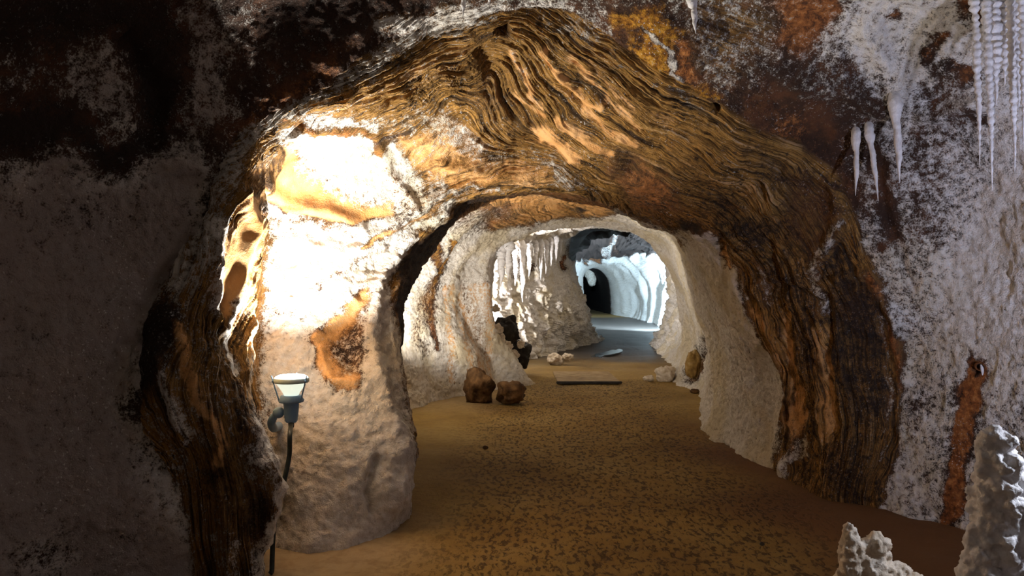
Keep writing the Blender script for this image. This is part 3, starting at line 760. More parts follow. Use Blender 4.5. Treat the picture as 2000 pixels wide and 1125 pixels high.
# layer coordinate: traced fold lines, interpolated over the mouth
FOLDS = {
 0: [(385, 1120), (350, 900), (250, 720), (350, 540), (420, 350), (560, 215), (720, 130), (860, 55), (985, 15), (1060, 40), (1180, 110), (1300, 200), (1400, 250), (1530, 310), (1640, 400), (1690, 520), (1750, 640), (1755, 800), (1715, 980)],
 1: [(440, 1120), (420, 950), (370, 760), (400, 600), (440, 430), (520, 280), (650, 200), (800, 130), (930, 85), (985, 60), (1060, 90), (1170, 190), (1270, 270), (1370, 310), (1480, 350), (1560, 470), (1630, 620), (1660, 800), (1650, 970)],
 2: [(490, 1100), (480, 980), (430, 800), (430, 650), (470, 480), (560, 300), (700, 220), (830, 170), (940, 120), (985, 100), (1030, 150), (1100, 250), (1200, 310), (1300, 350), (1420, 400), (1500, 500), (1570, 650), (1590, 800), (1600, 955)],
 3: [(530, 1060), (520, 960), (480, 820), (460, 690), (500, 520), (610, 280), (700, 245), (800, 205), (880, 155), (950, 135), (990, 190), (1050, 260), (1120, 305), (1200, 345), (1300, 390), (1400, 430), (1480, 540), (1540, 700), (1555, 930)],
 4: [(700, 330), (780, 290), (830, 240), (880, 200), (930, 210), (960, 260), (1010, 290), (1060, 300), (1110, 320), (1180, 365), (1280, 405), (1350, 440), (1440, 530), (1510, 700), (1520, 920)],
 5: [(640, 470), (720, 420), (800, 390), (900, 345), (1000, 325), (1080, 330), (1150, 368), (1200, 395), (1400, 560)],
 6: [(700, 560), (790, 490), (850, 430), (950, 380), (1050, 378), (1150, 390)],
}
fp, fv = [], []
for v, pts in FOLDS.items():
    pts = np.array(pts, float)
    for a, b in zip(pts[:-1], pts[1:]):
        n = max(1, int(np.hypot(*(b - a)) / 45))
        for i in range(n): fp.append(a + (b - a) * i / n); fv.append(v)
    fp.append(pts[-1]); fv.append(v)
fp = np.array(fp) / 300.0; fv = np.array(fv, float)
def tps(d2): return np.sqrt(d2 + 0.01)
D = ((fp[:, None] - fp[None]) ** 2).sum(-1)
n = len(fp)
Km = np.zeros((n + 3, n + 3)); Km[:n, :n] = tps(D) + np.eye(n) * -0.003
Km[:n, n] = 1; Km[:n, n + 1:] = fp; Km[n, :n] = 1; Km[n + 1:, :n] = fp.T
coef = np.linalg.solve(Km, np.concatenate([fv, [0, 0, 0]]))
gx = np.arange(-100, 2110, 10); gy = np.arange(-100, 1260, 10)
GX, GY = np.meshgrid(gx, gy)
q = np.stack([GX.ravel(), GY.ravel()], 1) / 300.0
bv = tps(((q[:, None] - fp[None]) ** 2).sum(-1)) @ coef[:n] + coef[n] + q @ coef[n + 1:]
bv = bv.reshape(GX.shape)
u = np.clip((PX + 100) / 10, 0, len(gx) - 1.01); v = np.clip((PY + 100) / 10, 0, len(gy) - 1.01)
iu, iv = u.astype(int), v.astype(int); fu, fvv = u - iu, v - iv
BANDV = (bv[iv, iu] * (1 - fu) + bv[iv, iu + 1] * fu) * (1 - fvv) + (bv[iv + 1, iu] * (1 - fu) + bv[iv + 1, iu + 1] * fu) * fvv
deep = SP > 11.3
BANDV[deep] = BASE[deep, 2] * 4 + BASE[deep, 0]
BANDV = BANDV + 0.12 * fbm(BASE * 2.5, 3)

# relief
near = (BASE[:, 1] < 9)
sc = np.clip(BASE[:, 1] / 5.0, 0.8, 3.0)
arc = (TP * 0.9)
st = np.stack([BANDV * 6.0, arc, np.zeros_like(arc)], 1)
STRIPE = fbm(st, 4, 0.62)
edge = np.where((SP > 10.7) & (SP < 11.2), .6, 1.0)
disp = 0.070 * fbm(BASE * 1.3 + 5, 4) * edge
disp += CLS[:, BAND] * (0.030 * STRIPE + 0.010 * perlin(st * np.array([3.1, 6, 1])))
saltm = np.clip(CLS[:, SALT] * 1.3 - .3, 0, 1)
sub = np.where(SP < 15.2)[0]
w = np.zeros(len(BASE), np.float32)
w[sub] = 0.5 - worley(BASE[sub] * 16.0 + 0.4 * perlin(BASE[sub] * 9)[:, None])
disp += saltm * 0.016 * w
disp += saltm * 0.010 * fbm(BASE * 22, 2)
rough = (1 - np.clip(CLS[:, ORANGE], 0, 1) * .8)
disp += rough * 0.012 * fbm(BASE * 14 + 9, 3)
# drapery ribs on the passage walls and cauliflower on the cavern walls
rib = sstep(12.3, 13.3, SP) * (1 - sstep(14.9, 15.3, SP)) * (1 - sstep(4.5, 6, TP))
disp += rib * 0.17 * perlin(np.stack([SP * 3.3 + BASE[:, 2] * .5, BASE[:, 2] * .35, SP * 0], 1))
cav = sstep(15.3, 16.2, SP) * (1 - sstep(18.0, 18.6, SP))
wl = np.zeros(len(BASE)); sub = np.where(cav > 0)[0]
_q = BASE[sub] + 0.16 * np.stack([perlin(BASE[sub] * 3), perlin(BASE[sub] * 3 + 9), perlin(BASE[sub] * 3 + 21)], 1)
wl[sub] = (0.5 - worley(_q * 3.1)) + 0.55 * (0.5 - worley(_q * 7.7))
lowpart = sstep(2.2, 1.2, BASE[:, 2])
disp += cav * (0.05 + 0.17 * lowpart * sstep(16.4, 17.5, SP)) * wl
disp += cav * sstep(0.9, 1.6, BASE[:, 2]) * 0.13 * perlin(np.stack([BASE[:, 0] * 5 + BASE[:, 1] * 3, BASE[:, 2] * .5, BASE[:, 1] * 2], 1)) * (TP < 7)
far = sstep(18.4, 19, SP) * (1 - sstep(21, 22, SP))
disp += sstep(18.2, 19, SP) * (1 - sstep(21, 22, SP)) * sstep(2.4, 3.0, BASE[:, 2]) * 0.45 * fbm(BASE * .9 + 3, 4)
disp += far * 0.25 * perlin(np.stack([BASE[:, 0] * 1.7 + BASE[:, 1] * 1.1, BASE[:, 2] * .35, BASE[:, 1] * .5], 1))
disp += 0.045 * np.exp(-np.maximum(BASE[:, 2], 0) / 0.09) * (.6 + fbm(BASE * 3.5, 3)) * (BASE[:, 1] > 2)
disp[BASE[:, 1] < 2] *= 0.6
# two dark drill holes in the arch
def dent(px, py, r, depth, smin, smax):
    d = np.hypot(PX - px, PY - py) / r
    m = (SP > smin) & (SP < smax)
    return -depth * m * (1 - sstep(.5, 1.0, d))
disp += dent(982, 62, 19, .22, 5.4, 8)
disp += dent(1398, 216, 11, .15, 5.0, 8)
disp += dent(1908, 722, 9, .06, 4.5, 6.2)
def ridge(pts, width, height, smin, smax):
    pts = np.array(pts, float)
    lo, hi = pts.min(0) - width * 3, pts.max(0) + width * 3
    m = np.where((SP > smin) & (SP < smax) & (PX > lo[0]) & (PX < hi[0]) & (PY > lo[1]) & (PY < hi[1]))[0]
    wx, wy = PX[m] + 8 * perlin(BASE[m] * 6), PY[m] + 8 * perlin(BASE[m] * 6 + 40)
    d = np.full(len(m), 1e9)
    for a, b in zip(pts[:-1], pts[1:]):
        e = b - a; t = np.clip(((wx - a[0]) * e[0] + (wy - a[1]) * e[1]) / (e @ e), 0, 1)
        d = np.minimum(d, np.hypot(wx - a[0] - t * e[0], wy - a[1] - t * e[1]))
    disp[m] += height * np.exp(-(d / width) ** 2)
ridge([(500, 345), (560, 400), (640, 412), (700, 440)], 16, .06, 7.2, 11)
ridge([(560, 250), (640, 245), (730, 262), (760, 330), (800, 400)], 12, .04, 6.8, 11)
ridge([(520, 480), (600, 470), (680, 500), (740, 480)], 14, .035, 7.2, 11)
ridge([(690, 480), (780, 425), (870, 372), (950, 352), (1060, 350)], 13, .05, 8.5, 11.2)
ridge([(745, 540), (800, 465), (870, 410)], 12, .05, 9, 11.2)
ridge([(735, 560), (722, 660), (745, 760), (770, 880), (765, 980)], 20, .06, 8.5, 11)
ridge([(720, 1000), (715, 960), (730, 900)], 9, -.05, 8.5, 11)
ridge([(612, 655), (655, 620), (690, 590)], 9, .03, 8.3, 11)
ridge([(625, 680), (650, 740), (690, 745)], 9, .03, 8.3, 11)
ridge([(670, 660), (690, 690)], 26, -.05, 8.3, 11)
ridge([(430, 440), (415, 540), (435, 640)], 10, .03, 6, 8)
ridge([(470, 380), (490, 450), (470, 560), (450, 640)], 14, .05, 6, 8)
ridge([(345, 640), (372, 760), (430, 860), (430, 960)], 12, .04, 6, 7.3)
ridge([(320, 700), (345, 800), (365, 860)], 9, .04, 5.8, 7.3)
ridge([(545, 955), (500, 900), (490, 840)], 14, .03, 6, 8)
ridge([(440, 990), (455, 1060), (450, 1125)], 10, .035, 6, 7.3)
ridge([(480, 880), (490, 960)], 20, -.05, 6, 7.3)
ridge([(500, 1010), (505, 1080)], 20, -.05, 6, 7.3)
ridge([(985, 70), (940, 110), (860, 150), (760, 190)], 14, -.05, 6, 8.5)
ridge([(950, 110), (990, 190), (1040, 250)], 22, -.06, 6, 9)
ridge([(1030, 255), (1080, 275), (1130, 320)], 13, .05, 7, 10.5)
ridge([(860, 312), (940, 328), (1040, 345)], 10, .04, 8, 11)
ridge([(1000, 100), (1040, 180), (1065, 215)], 7, .03, 6.5, 9)
ridge([(1060, 95), (1110, 160), (1170, 212)], 8, .035, 6.3, 9)
ridge([(1090, 240), (1150, 275), (1200, 305)], 8, .03, 7, 10)
ridge([(1190, 300), (1230, 320)], 16, -.06, 7, 10.5)
ridge([(1400, 320), (1450, 310), (1500, 340), (1510, 400)], 18, .06, 6, 9)
ridge([(1540, 330), (1620, 360), (1640, 440), (1590, 520)], 12, .05, 5.6, 8)
ridge([(1600, 590), (1540, 560), (1500, 570)], 9, -.05, 6, 9)
ridge([(1620, 580), (1612, 700), (1620, 860)], 9, -.06, 6, 9)
ridge([(1640, 540), (1700, 530), (1745, 620), (1760, 740)], 11, .05, 5.6, 7.5)
ridge([(1500, 480), (1540, 640), (1560, 800), (1570, 930)], 9, -.04, 6.5, 10)
ridge([(1480, 560), (1520, 680), (1535, 780)], 9, .04, 7, 11)
ridge([(1530, 820), (1545, 780), (1560, 840), (1545, 920)], 10, .04, 7, 10)
ridge([(1405, 460), (1420, 540), (1430, 640)], 9, -.04, 8, 12)
ridge([(1480, 700), (1500, 800), (1490, 880)], 14, -.03, 7, 12)
ridge([(1700, 60), (1745, 150), (1750, 210)], 28, .06, 4.3, 6)
ridge([(1800, 230), (1880, 205), (1960, 190)], 18, .05, 4.3, 6)
ridge([(1560, 180), (1640, 170), (1710, 210)], 24, .06, 4.6, 6.2)
ridge([(1720, 300), (1730, 420), (1780, 560)], 12, -.04, 4.6, 6.2)
ridge([(240, 60), (300, 180), (290, 280)], 22, -.05, 4.3, 6)
ridge([(60, 280), (180, 320), (300, 310), (400, 330)], 20, .04, 4.3, 6)
ridge([(1376, 672), (1360, 702), (1346, 738)], 11, -.14, 12, 15)
DISPLACED = BASE + NRM * disp[:, None]
G2 = DISPLACED.reshape(ns, nt, 3)
N2 = grid_normals(G2)
if np.mean(np.sum(N2.reshape(-1, 3) * NRM, axis=1)) < 0: N2 = -N2
flipped = np.mean(np.sum(np.cross(np.gradient(G, axis=0), np.gradient(G, axis=1)).reshape(-1, 3) * NRM, axis=1)) < 0

# pixel lookup of the finished surface (used only to find where things touch the rock)
PY2 = CY - (DISPLACED[:, 2] - CAMZ) / np.maximum(DISPLACED[:, 1], .3) * F
PX2 = CX + DISPLACED[:, 0] / np.maximum(DISPLACED[:, 1], .3) * F
def surf(px, py, r=5):
    m = np.where((np.abs(PX2 - px) < r) & (np.abs(PY2 - py) < r) & (DISPLACED[:, 1] > 1.5))[0]
    if len(m) == 0: return surf(px, py, r * 2)
    i = m[np.argmin(DISPLACED[m, 1])]
    return Vector(DISPLACED[i]), Vector(NRM[i])

sidx = {float(k): int(np.argmin(np.abs(spar - k))) for k in np.arange(0, 25, .5)}
tidx = {float(k): int(np.argmin(np.abs(tpar - k))) for k in np.arange(0, 16.5, .5)}
def shell(name, s0, s1, t0, t1, label, cat):
    a, b, c, d = sidx[float(s0)], sidx[float(s1)], tidx[float(t0)], tidx[float(t1)]
    ids = (np.arange(a, b + 1)[:, None] * nt + np.arange(c, d + 1)[None, :])
    f = grid_faces(*ids.shape)
    if not flipped: f = f[:, ::-1]
    ids = ids.ravel()
    me = fast_mesh(name, DISPLACED[ids], f)
    ca = me.attributes.new('cls_a', 'FLOAT_COLOR', 'POINT')
    cb = me.attributes.new('cls_b', 'FLOAT_COLOR', 'POINT')
    one = np.ones((len(ids), 1))
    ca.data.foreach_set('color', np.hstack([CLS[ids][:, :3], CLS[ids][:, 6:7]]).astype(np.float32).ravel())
    cb.data.foreach_set('color', np.hstack([CLS[ids][:, 3:6], one]).astype(np.float32).ravel())
    me.attributes.new('bandv', 'FLOAT', 'POINT').data.foreach_set('value', BANDV[ids].astype(np.float32))
    me.attributes.new('stripe', 'FLOAT', 'POINT').data.foreach_set('value', (STRIPE[ids] * .6 + .5).astype(np.float32))
    me.materials.append(M_CAVE)
    me.normals_split_custom_set_from_vertices(N2.reshape(-1, 3)[ids].tolist())
    o = bpy.data.objects.new(name, me)
    COL.objects.link(o)
    tag(o, label, cat, kind='structure')
    return o

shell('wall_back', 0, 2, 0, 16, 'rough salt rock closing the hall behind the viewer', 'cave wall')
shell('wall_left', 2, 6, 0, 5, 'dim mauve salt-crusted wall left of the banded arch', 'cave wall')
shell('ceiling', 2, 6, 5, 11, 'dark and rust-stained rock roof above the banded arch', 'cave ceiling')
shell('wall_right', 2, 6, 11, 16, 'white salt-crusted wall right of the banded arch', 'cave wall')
shell('wall_arch_left_lip', 6, 7.5, 0, 5, 'dark layered rock lip left of the flood lamp', 'rock arch')
shell('wall_arch_crown', 6, 11, 5, 11, 'folded ochre banded rock over the tunnel mouth', 'rock arch')
shell('wall_arch_right_limb', 6, 11, 11, 16, 'brown striped rock limb right of the tunnel mouth', 'rock arch')
shell('wall_pillar', 7.5, 11, 0, 5, 'brightly lit white salt pillar and recess behind the flood lamp', 'salt pillar')
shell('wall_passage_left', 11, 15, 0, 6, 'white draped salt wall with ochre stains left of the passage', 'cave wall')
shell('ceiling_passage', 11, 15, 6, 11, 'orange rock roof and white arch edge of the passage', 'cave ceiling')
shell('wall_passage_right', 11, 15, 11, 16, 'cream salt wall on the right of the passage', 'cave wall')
shell('wall_cavern_left', 15, 18, 0, 6, 'knobbly salt wall with draperies lit from the left niche', 'cave wall')
shell('ceiling_cavern', 15, 18, 6, 11, 'pale salt roof of the cavern beyond the passage', 'cave ceiling')
shell('wall_cavern_right', 15, 18, 11, 16, 'grey knobbly salt wall right of the puddle', 'cave wall')
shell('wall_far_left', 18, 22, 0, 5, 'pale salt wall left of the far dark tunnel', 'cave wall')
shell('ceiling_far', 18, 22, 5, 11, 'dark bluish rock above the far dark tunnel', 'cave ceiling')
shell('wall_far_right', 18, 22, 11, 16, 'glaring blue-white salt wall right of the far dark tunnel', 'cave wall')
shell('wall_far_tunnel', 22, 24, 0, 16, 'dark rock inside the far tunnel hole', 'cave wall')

# ------------------------------------------------------------------ floor
def build_floor():
    ys = np.concatenate([np.arange(-5, 3, .12), np.arange(3, 14, .035), np.arange(14, 30, .12), np.arange(30, 58, .5)])
    xs = np.concatenate([np.arange(-4, -1.9, .1), np.arange(-1.9, 3.0, .03), np.arange(3.0, 8.5, .12)])
    X, Yg = np.meshgrid(xs, ys)
    p = np.stack([X.ravel(), Yg.ravel(), np.zeros(X.size)], 1)
    z = 0.020 * fbm(p * 1.1, 4) + 0.004 * fbm(p * 14, 2)
    ax = np.interp(p[:, 1], [0, 5, 8, 12, 18, 24, 36, 50], [.4, .75, .75, 1.2, 2.2, 3.5, 4.4, 4.8])
    off = p[:, 0] - ax
    path = sstep(1.5, .75, np.abs(off + .25 * perlin(p * .9))) * sstep(13, 11.5, p[:, 1]) 
    z -= 0.03 * path
    z -= 0.035 * np.exp(-((p[:, 0] - 2.15) ** 2 / .15 + (p[:, 1] - 17.1) ** 2 / 1.6))
    wl = worley(p * np.array([16, 16, 1]) + .3 * perlin(p * 20)[:, None])
    z -= 0.010 * path * sstep(.5, .15, wl)
    p[:, 2] = z - 0.0
    me = fast_mesh('floor', p, grid_faces(len(ys), len(xs)))
    red = sstep(.5, 1.3, off + .4 * perlin(p * 1.1)) * sstep(9, 6.5, p[:, 1])
    pale = sstep(-.95, -1.6, off + .5 * perlin(p * 1.6)) * sstep(5.2, 4.2, p[:, 1])
    pale = np.maximum(pale, .6 * sstep(-.9, -1.4, off + .3 * perlin(p * 2)) * sstep(8.5, 10, p[:, 1]) * sstep(13.5, 12, p[:, 1]))
    wet = sstep(12.3, 17.5, p[:, 1] + 1.6 * perlin(p * .8)) * sstep(40, 36, p[:, 1])
    for nme, a in (('path', path), ('red', red), ('pale', pale), ('wet', wet)):
        me.attributes.new(nme, 'FLOAT', 'POINT').data.foreach_set('value', a.astype(np.float32))
    me.materials.append(M_FLOOR)
    o = bpy.data.objects.new('floor', me)
    COL.objects.link(o)
    tag(o, 'ochre-brown trodden floor with a dimpled path down the middle', 'floor', kind='structure')
build_floor()

# ------------------------------------------------------------------ flood lamp
def lathe(name, prof, mat, parent=None, seg=40, axis_pts=None):
    v, f = [], []
    for r, z in prof:
        for i in range(seg):
            a = 2 * math.pi * i / seg
            v.append((r * math.cos(a), r * math.sin(a), z))
    f = [tuple(x) for x in grid_faces(len(prof), seg, True)]
    if prof[0][0] > 1e-6: f.append(tuple(range(seg - 1, -1, -1)))
    if prof[-1][0] > 1e-6: f.append(tuple(range((len(prof) - 1) * seg, len(prof) * seg)))
    return mesh_obj(name, v, f, mat, parent)

def tube(name, pts, radii, mat, parent=None, seg=14, lump=0.0, seed=0, sub=6, caps=True, beads=0.0):
    pts = np.array(pts, float)
    rad = np.array(radii if hasattr(radii, '__len__') else [radii] * len(pts), float)
    c, _ = cardinal(np.hstack([pts, rad[:, None]]), sub, 0.5)
    ctr, rr = c[:, :3], c[:, 3]
    tan = np.gradient(ctr, axis=0); tan /= np.linalg.norm(tan, axis=1, keepdims=True) + 1e-12
    up = np.array([0.13, 0.97, 0.2])
    v = []
    for k in range(len(ctr)):
        a = np.cross(tan[k], up); a /= np.linalg.norm(a) + 1e-9
        b = np.cross(tan[k], a)
        for i in range(seg):
            an = 2 * math.pi * i / seg
            v.append(ctr[k] + rr[k] * (math.cos(an) * a + math.sin(an) * b))
    v = np.array(v)
    if lump:
        nn = v - np.repeat(ctr, seg, 0)
        amt = 1 + lump * fbm(v * 60 + seed * 7.7, 2) + lump * 1.2 * fbm(np.stack([v[:, 2] * 45, v[:, 0] * 8, v[:, 1] * 8], 1) + seed * 3.1, 2)
        if beads: amt = amt + beads * (np.abs(np.sin(v[:, 2] * 88 + 2.5 * perlin(v * 9 + seed))) - .5)
        v = np.repeat(ctr, seg, 0) + nn * np.clip(amt, .35, 2)[:, None]
    f = [tuple(x) for x in grid_faces(len(ctr), seg, True)]
    if caps:
        f.append(tuple(range(seg - 1, -1, -1))); f.append(tuple(range((len(ctr) - 1) * seg, len(ctr) * seg)))
    return mesh_obj(name, v, f, mat, parent)

def make_lamp(loc, label, cable=None, arm=True, tilt=(0, 0, 0)):
    root = bpy.data.objects.new('flood_lamp', None)
    COL.objects.link(root)
    root.location = loc
    root.rotation_euler = tilt
    root.empty_display_size = .1
    tag(root, label, 'lamp', 'upward flood lamps along the tunnel')
    # heights relative to the rim of the glass (z = 0)
    lathe('housing', [(0.026, -.235), (0.034, -.225), (0.037, -.20), (0.041, -.15), (0.043, -.125), (0.040, -.122)], M_LAMP, root)
    lathe('flange', [(0.040, -.126), (0.066, -.122), (0.070, -.112), (0.062, -.100), (0.058, -.086), (0.040, -.084)], M_LAMP, root)
    bowl = lathe('reflector_bowl', [(0.038, -.086), (0.046, -.070), (0.062, -.045), (0.080, -.018), (0.086, -.010)], M_GLOW_BOWL, root)
    lathe('rim_ring', [(0.086, -.014), (0.093, -.014), (0.096, -.006), (0.095, .012), (0.090, .014), (0.086, .012), (0.086, -.014)], M_RIM, root)
    lathe('lens', [(0.087, .008), (0.086, .018), (0.070, .026), (0.035, .031), (0.0001, .032)], M_GLOW, root)
    for a in (205, 335, 90):
        a = math.radians(a)
        c, s = math.cos(a), math.sin(a)
        st = tube('strut', [(0.064 * c, 0.064 * s, -.116), (0.090 * c, 0.090 * s, -.03), (0.106 * c, 0.106 * s, .028)], [.0045, .004, .0035], M_LAMP, root, 8)
        lathe_b = tube('clip', [(0.093 * c, 0.093 * s, -.004), (0.104 * c, 0.104 * s, -.002)], .007, M_LAMP, st, 8)
    if arm:
        jt = lathe('arm_joint', [(0.0001, -.030), (.018, -.028), (.029, -.016), (.032, 0), (.029, .016), (.018, .028), (0.0001, .030)], M_LAMP, root, 20)
        jt.location = (-.070, 0, -.180); jt.rotation_euler = (math.pi / 2, 0, 0)
        tube('joint_pin', [(-.045, 0, -.185), (-.030, 0, -.182)], .011, M_LAMP, root, 12)
        tube('wall_arm', [(-.080, 0.0, -.190), (-.098, .004, -.205), (-.116, .02, -.240), (-.128, .10, -.285), (-.20, .45, -.33)], [.017, .021, .023, .024, .026], M_LAMP, root, 14)
    if cable:
        tube('cable', cable, [.0125] * len(cable), M_CABLE, root, 12)
        tube('cable_gland', [(0, 0, -.236), (0.0, 0, -.262)], [.017, .015], M_CABLE, root, 14)
    return root

def rel(px, py, Y): return tuple(np.array(P(px, py, Y)) - np.array(LAMP))
cable = [(0, 0, -.24), rel(566, 850, 4.03), rel(565, 890, 4.05), rel(555, 940, 4.0), rel(548, 975, 3.99), rel(536, 1020, 3.96), rel(532, 1080, 3.93), rel(531, 1115, 3.91), rel(528, 1120, 3.90)]
make_lamp(LAMP, 'small blue-grey flood lamp with glowing top in front of the white pillar', cable)

# ------------------------------------------------------------------ stalactites
def stalactite(top, tip, r, label, group, lump=.22, seed=0, bend=0.0, rt=None, embed=.08, mat=None, into=(0, 0, 1), beads=0.0):
    top, tip = Vector(top), Vector(tip)
    L = (top - tip).length
    d = (tip - top)
    up = Vector(into)
    rtop = rt or r * 1.5
    pts, rad = [], []
    rs = random.Random(seed)
    n = 9
    pts.append(top + up * embed); rad.append(rtop * 1.05)
    for i in range(n + 1):
        u = i / n
        p = top + d * u + Vector((bend * math.sin(u * 3.1) + rs.uniform(-.15, .15) * r, rs.uniform(-.15, .15) * r, 0))
        pts.append(p)
        prof = rtop * max(0, 1 - u * 5) + r * (1 - .12 * u) * min(1, u * 4 + .55) * (1 if u < .6 else max(.10, 1 - (u - .6) / .42))
        rad.append(prof * rs.uniform(.88, 1.12))
    o = tube('stalactite', pts, rad, mat or M_SALT, None, 14, lump, seed, 12 if beads else 6, True, beads)
    base = Vector(pts[0])
    o.data.transform(Matrix.Translation(-top)); o.location = top
    tag(o, label, 'stalactite', group)
    return o

GN = 'thin salt stalactites hanging at the upper right'
for px, y1, Y, r, lab in [
    (1906, 322, 3.75, .015, 'thin white stalactite, leftmost of the long ones at upper right'),
    (1930, 372, 3.72, .016, 'longest thin white stalactite, reaching lowest at upper right'),
    (1923, 110, 3.86, .013, 'short thin stalactite between the two leftmost long ones'),
    (1946, 205, 3.80, .024, 'beaded white stalactite behind the longest one at upper right'),
    (1962, 165, 3.85, .022, 'thick short white stalactite at the top right'),
    (1974, 335, 3.62, .016, 'knobbly beaded white stalactite second from the right edge'),
    (1990, 215, 3.70, .020, 'stout white stalactite close to the right edge'),
    (1999, 300, 3.52, .015, 'white stalactite cut by the right edge of the picture')]:
    t = P(px - 6, -60, Y); e = P(px + (8 if y1 > 300 else 0), y1, Y)
    stalactite((t[0], Y, 2.98), e, r, lab, GN, .30, px, .006, r * 1.6, .25, None, (0, 0, 1), .7)
for x0, y0, x1, y1, r, lab in [
    (1672, 262, 1671, 382, .016, 'left one of the two short stalactites on the dark rock bulge'),
    (1697, 252, 1715, 392, .017, 'right one of the two short stalactites on the dark rock bulge'),
    (1747, 200, 1758, 358, .022, 'tapering white stalactite below the thick salt patch, upper right'),
    (1352, 2, 1358, 66, .016, 'small stalactite at the top beside the golden rock'),
    ]:
    p, nrm = surf(x0, y0)
    Y = p.y - .015
    stalactite(P(x0, y0, Y), P(x1, y1, Y - .03), r, lab, 'short stalactites on the right roof', .16, x0, .004, r * 1.15, .16, None, tuple((-nrm + Vector((0, 0, .7))).normalized()))
for x0, y1, r, lab in [(905, 32, .012, 'short stalactite tip at the top above the arch, left one'), (956, 12, .012, 'short stalactite tip at the top above the arch, right one')]:
    Y = 3.9
    stalactite((P(x0, 0, Y)[0], Y, 2.98), P(x0, y1, Y), r, lab, 'stalactite tips above the arch', .15, x0, 0, r * 1.7, .18)
# salt draperies in the lit niche
NICHE = [(978, 488, 560), (992, 480, 545), (1006, 482, 558), (1020, 478, 590), (1033, 482, 540), (1046, 474, 520), (1056, 472, 548), (1066, 474, 535),
         (1076, 470, 520), (1086, 466, 512), (1094, 470, 500)]
ORD = ['first', 'second', 'third', 'fourth', 'fifth', 'sixth', 'seventh', 'eighth', 'ninth', 'tenth', 'eleventh']
for i, (px, y0, y1) in enumerate(NICHE):
    p, nrm = surf(px, y0 + 6)
    q, _ = surf(px, (y0 + y1) / 2)
    Y = min(p.y, q.y) - .05
    r = .055 if i < 5 else .04
    stalactite(P(px, y0, Y), P(px, y1, Y), r, f'{ORD[i]} salt drip from the left on the glaring niche wall', 'salt drips on the lit niche wall', .25, px, .01, r * 1.1, .15, None, tuple(-nrm))

# ------------------------------------------------------------------ lumpy salt and stones
def blob_mesh(name, balls, mat, voxel, rough=0.006, nscale=22, parent=None):
    bm = bmesh.new(); bmesh.ops.create_icosphere(bm, subdivisions=2, radius=1)
    tv = np.array([v.co[:] for v in bm.verts]); tf = np.array([[v.index for v in f.verts] for f in bm.faces]); bm.free()
    bl = np.array(balls)
    av = (tv[None] * bl[:, 3][:, None, None] + bl[:, None, :3]).reshape(-1, 3)
    af = (tf[None] + (np.arange(len(bl)) * len(tv))[:, None, None]).reshape(-1, 3)
    me = bpy.data.meshes.new(name + '_balls'); me.from_pydata(av.tolist(), [], af.tolist())
    o = bpy.data.objects.new(name, me); COL.objects.link(o)
    md = o.modifiers.new('remesh', 'REMESH'); md.mode = 'VOXEL'; md.voxel_size = voxel
    ms = o.modifiers.new('smooth', 'SMOOTH'); ms.iterations = 2; ms.factor = .5
    dg = bpy.context.evaluated_depsgraph_get()
    me2 = bpy.data.meshes.new_from_object(o.evaluated_get(dg))
    o.modifiers.clear(); o.data = me2; me2.name = name
    bpy.data.meshes.remove(me)
    co = np.zeros(len(me2.vertices) * 3, np.float32); me2.vertices.foreach_get('co', co); co = co.reshape(-1, 3)
    nr = np.zeros(len(me2.vertices) * 3, np.float32); me2.vertices.foreach_get('normal', nr); nr = nr.reshape(-1, 3)
    co += nr * (rough * fbm(co * nscale, 3))[:, None]
    me2.vertices.foreach_set('co', co.ravel())
    me2.polygons.foreach_set('use_smooth', np.ones(len(me2.polygons), bool))
    me2.update()
    me2.materials.clear(); me2.materials.append(mat)
    if parent: o.parent = parent
    return o

def knob_column(sections, seed, knob):
    """sections: (x, y, z, radius) along a column -> balls incl. surface knobs"""
    rs = random.Random(seed)
    balls = []
    for (a, b) in zip(sections[:-1], sections[1:]):
        n = max(2, int((Vector(a[:3]) - Vector(b[:3])).length / (min(a[3], b[3]) * .5)))
        for i in range(n):
            u = i / n
            x, y, z, r = [a[k] * (1 - u) + b[k] * u for k in range(4)]
            balls.append((x, y, z, r * .92))
            for _ in range(int(5 + r * 60)):
                an = rs.uniform(0, 6.283); kr = knob * rs.uniform(.6, 1.3)
                rr = r * rs.uniform(.82, 1.02)
                balls.append((x + rr * math.cos(an), y + rr * math.sin(an), z + rs.uniform(-.5, .5) * r, min(kr, r * .7)))
    balls.append(sections[-1])
    return balls

# tall stalagmite
YS = 2.55
def S(px, py, rpx, dy=0, Y=YS):
    x, y, z = P(px, py, Y); return (x, y + dy, z, rpx / F * Y)
balls = knob_column([S(1945, 1420, 95), S(1950, 1250, 78), S(1955, 1125, 66), S(1955, 1040, 54), S(1950, 960, 46), S(1948, 905, 35), S(1946, 860, 22), S(1944, 842, 13)], 11, .022)
balls += knob_column([S(1985, 1300, 60, -.02), S(1990, 1150, 45, -.02), S(1990, 1060, 36, -.02), S(1996, 960, 16, -.02)], 12, .020)
balls += knob_column([S(1890, 1420, 60, -.03), S(1893, 1200, 42, -.04), S(1900, 1100, 30, -.04), S(1908, 1040, 18, -.03), S(1912, 1010, 10, -.02)], 13, .020)
o = blob_mesh('stalagmite', balls, M_SALT, .007, .011, 42)
tag(o, 'tall knobbly white salt stalagmite at the lower right corner', 'stalagmite', 'salt stalagmites in the foreground')
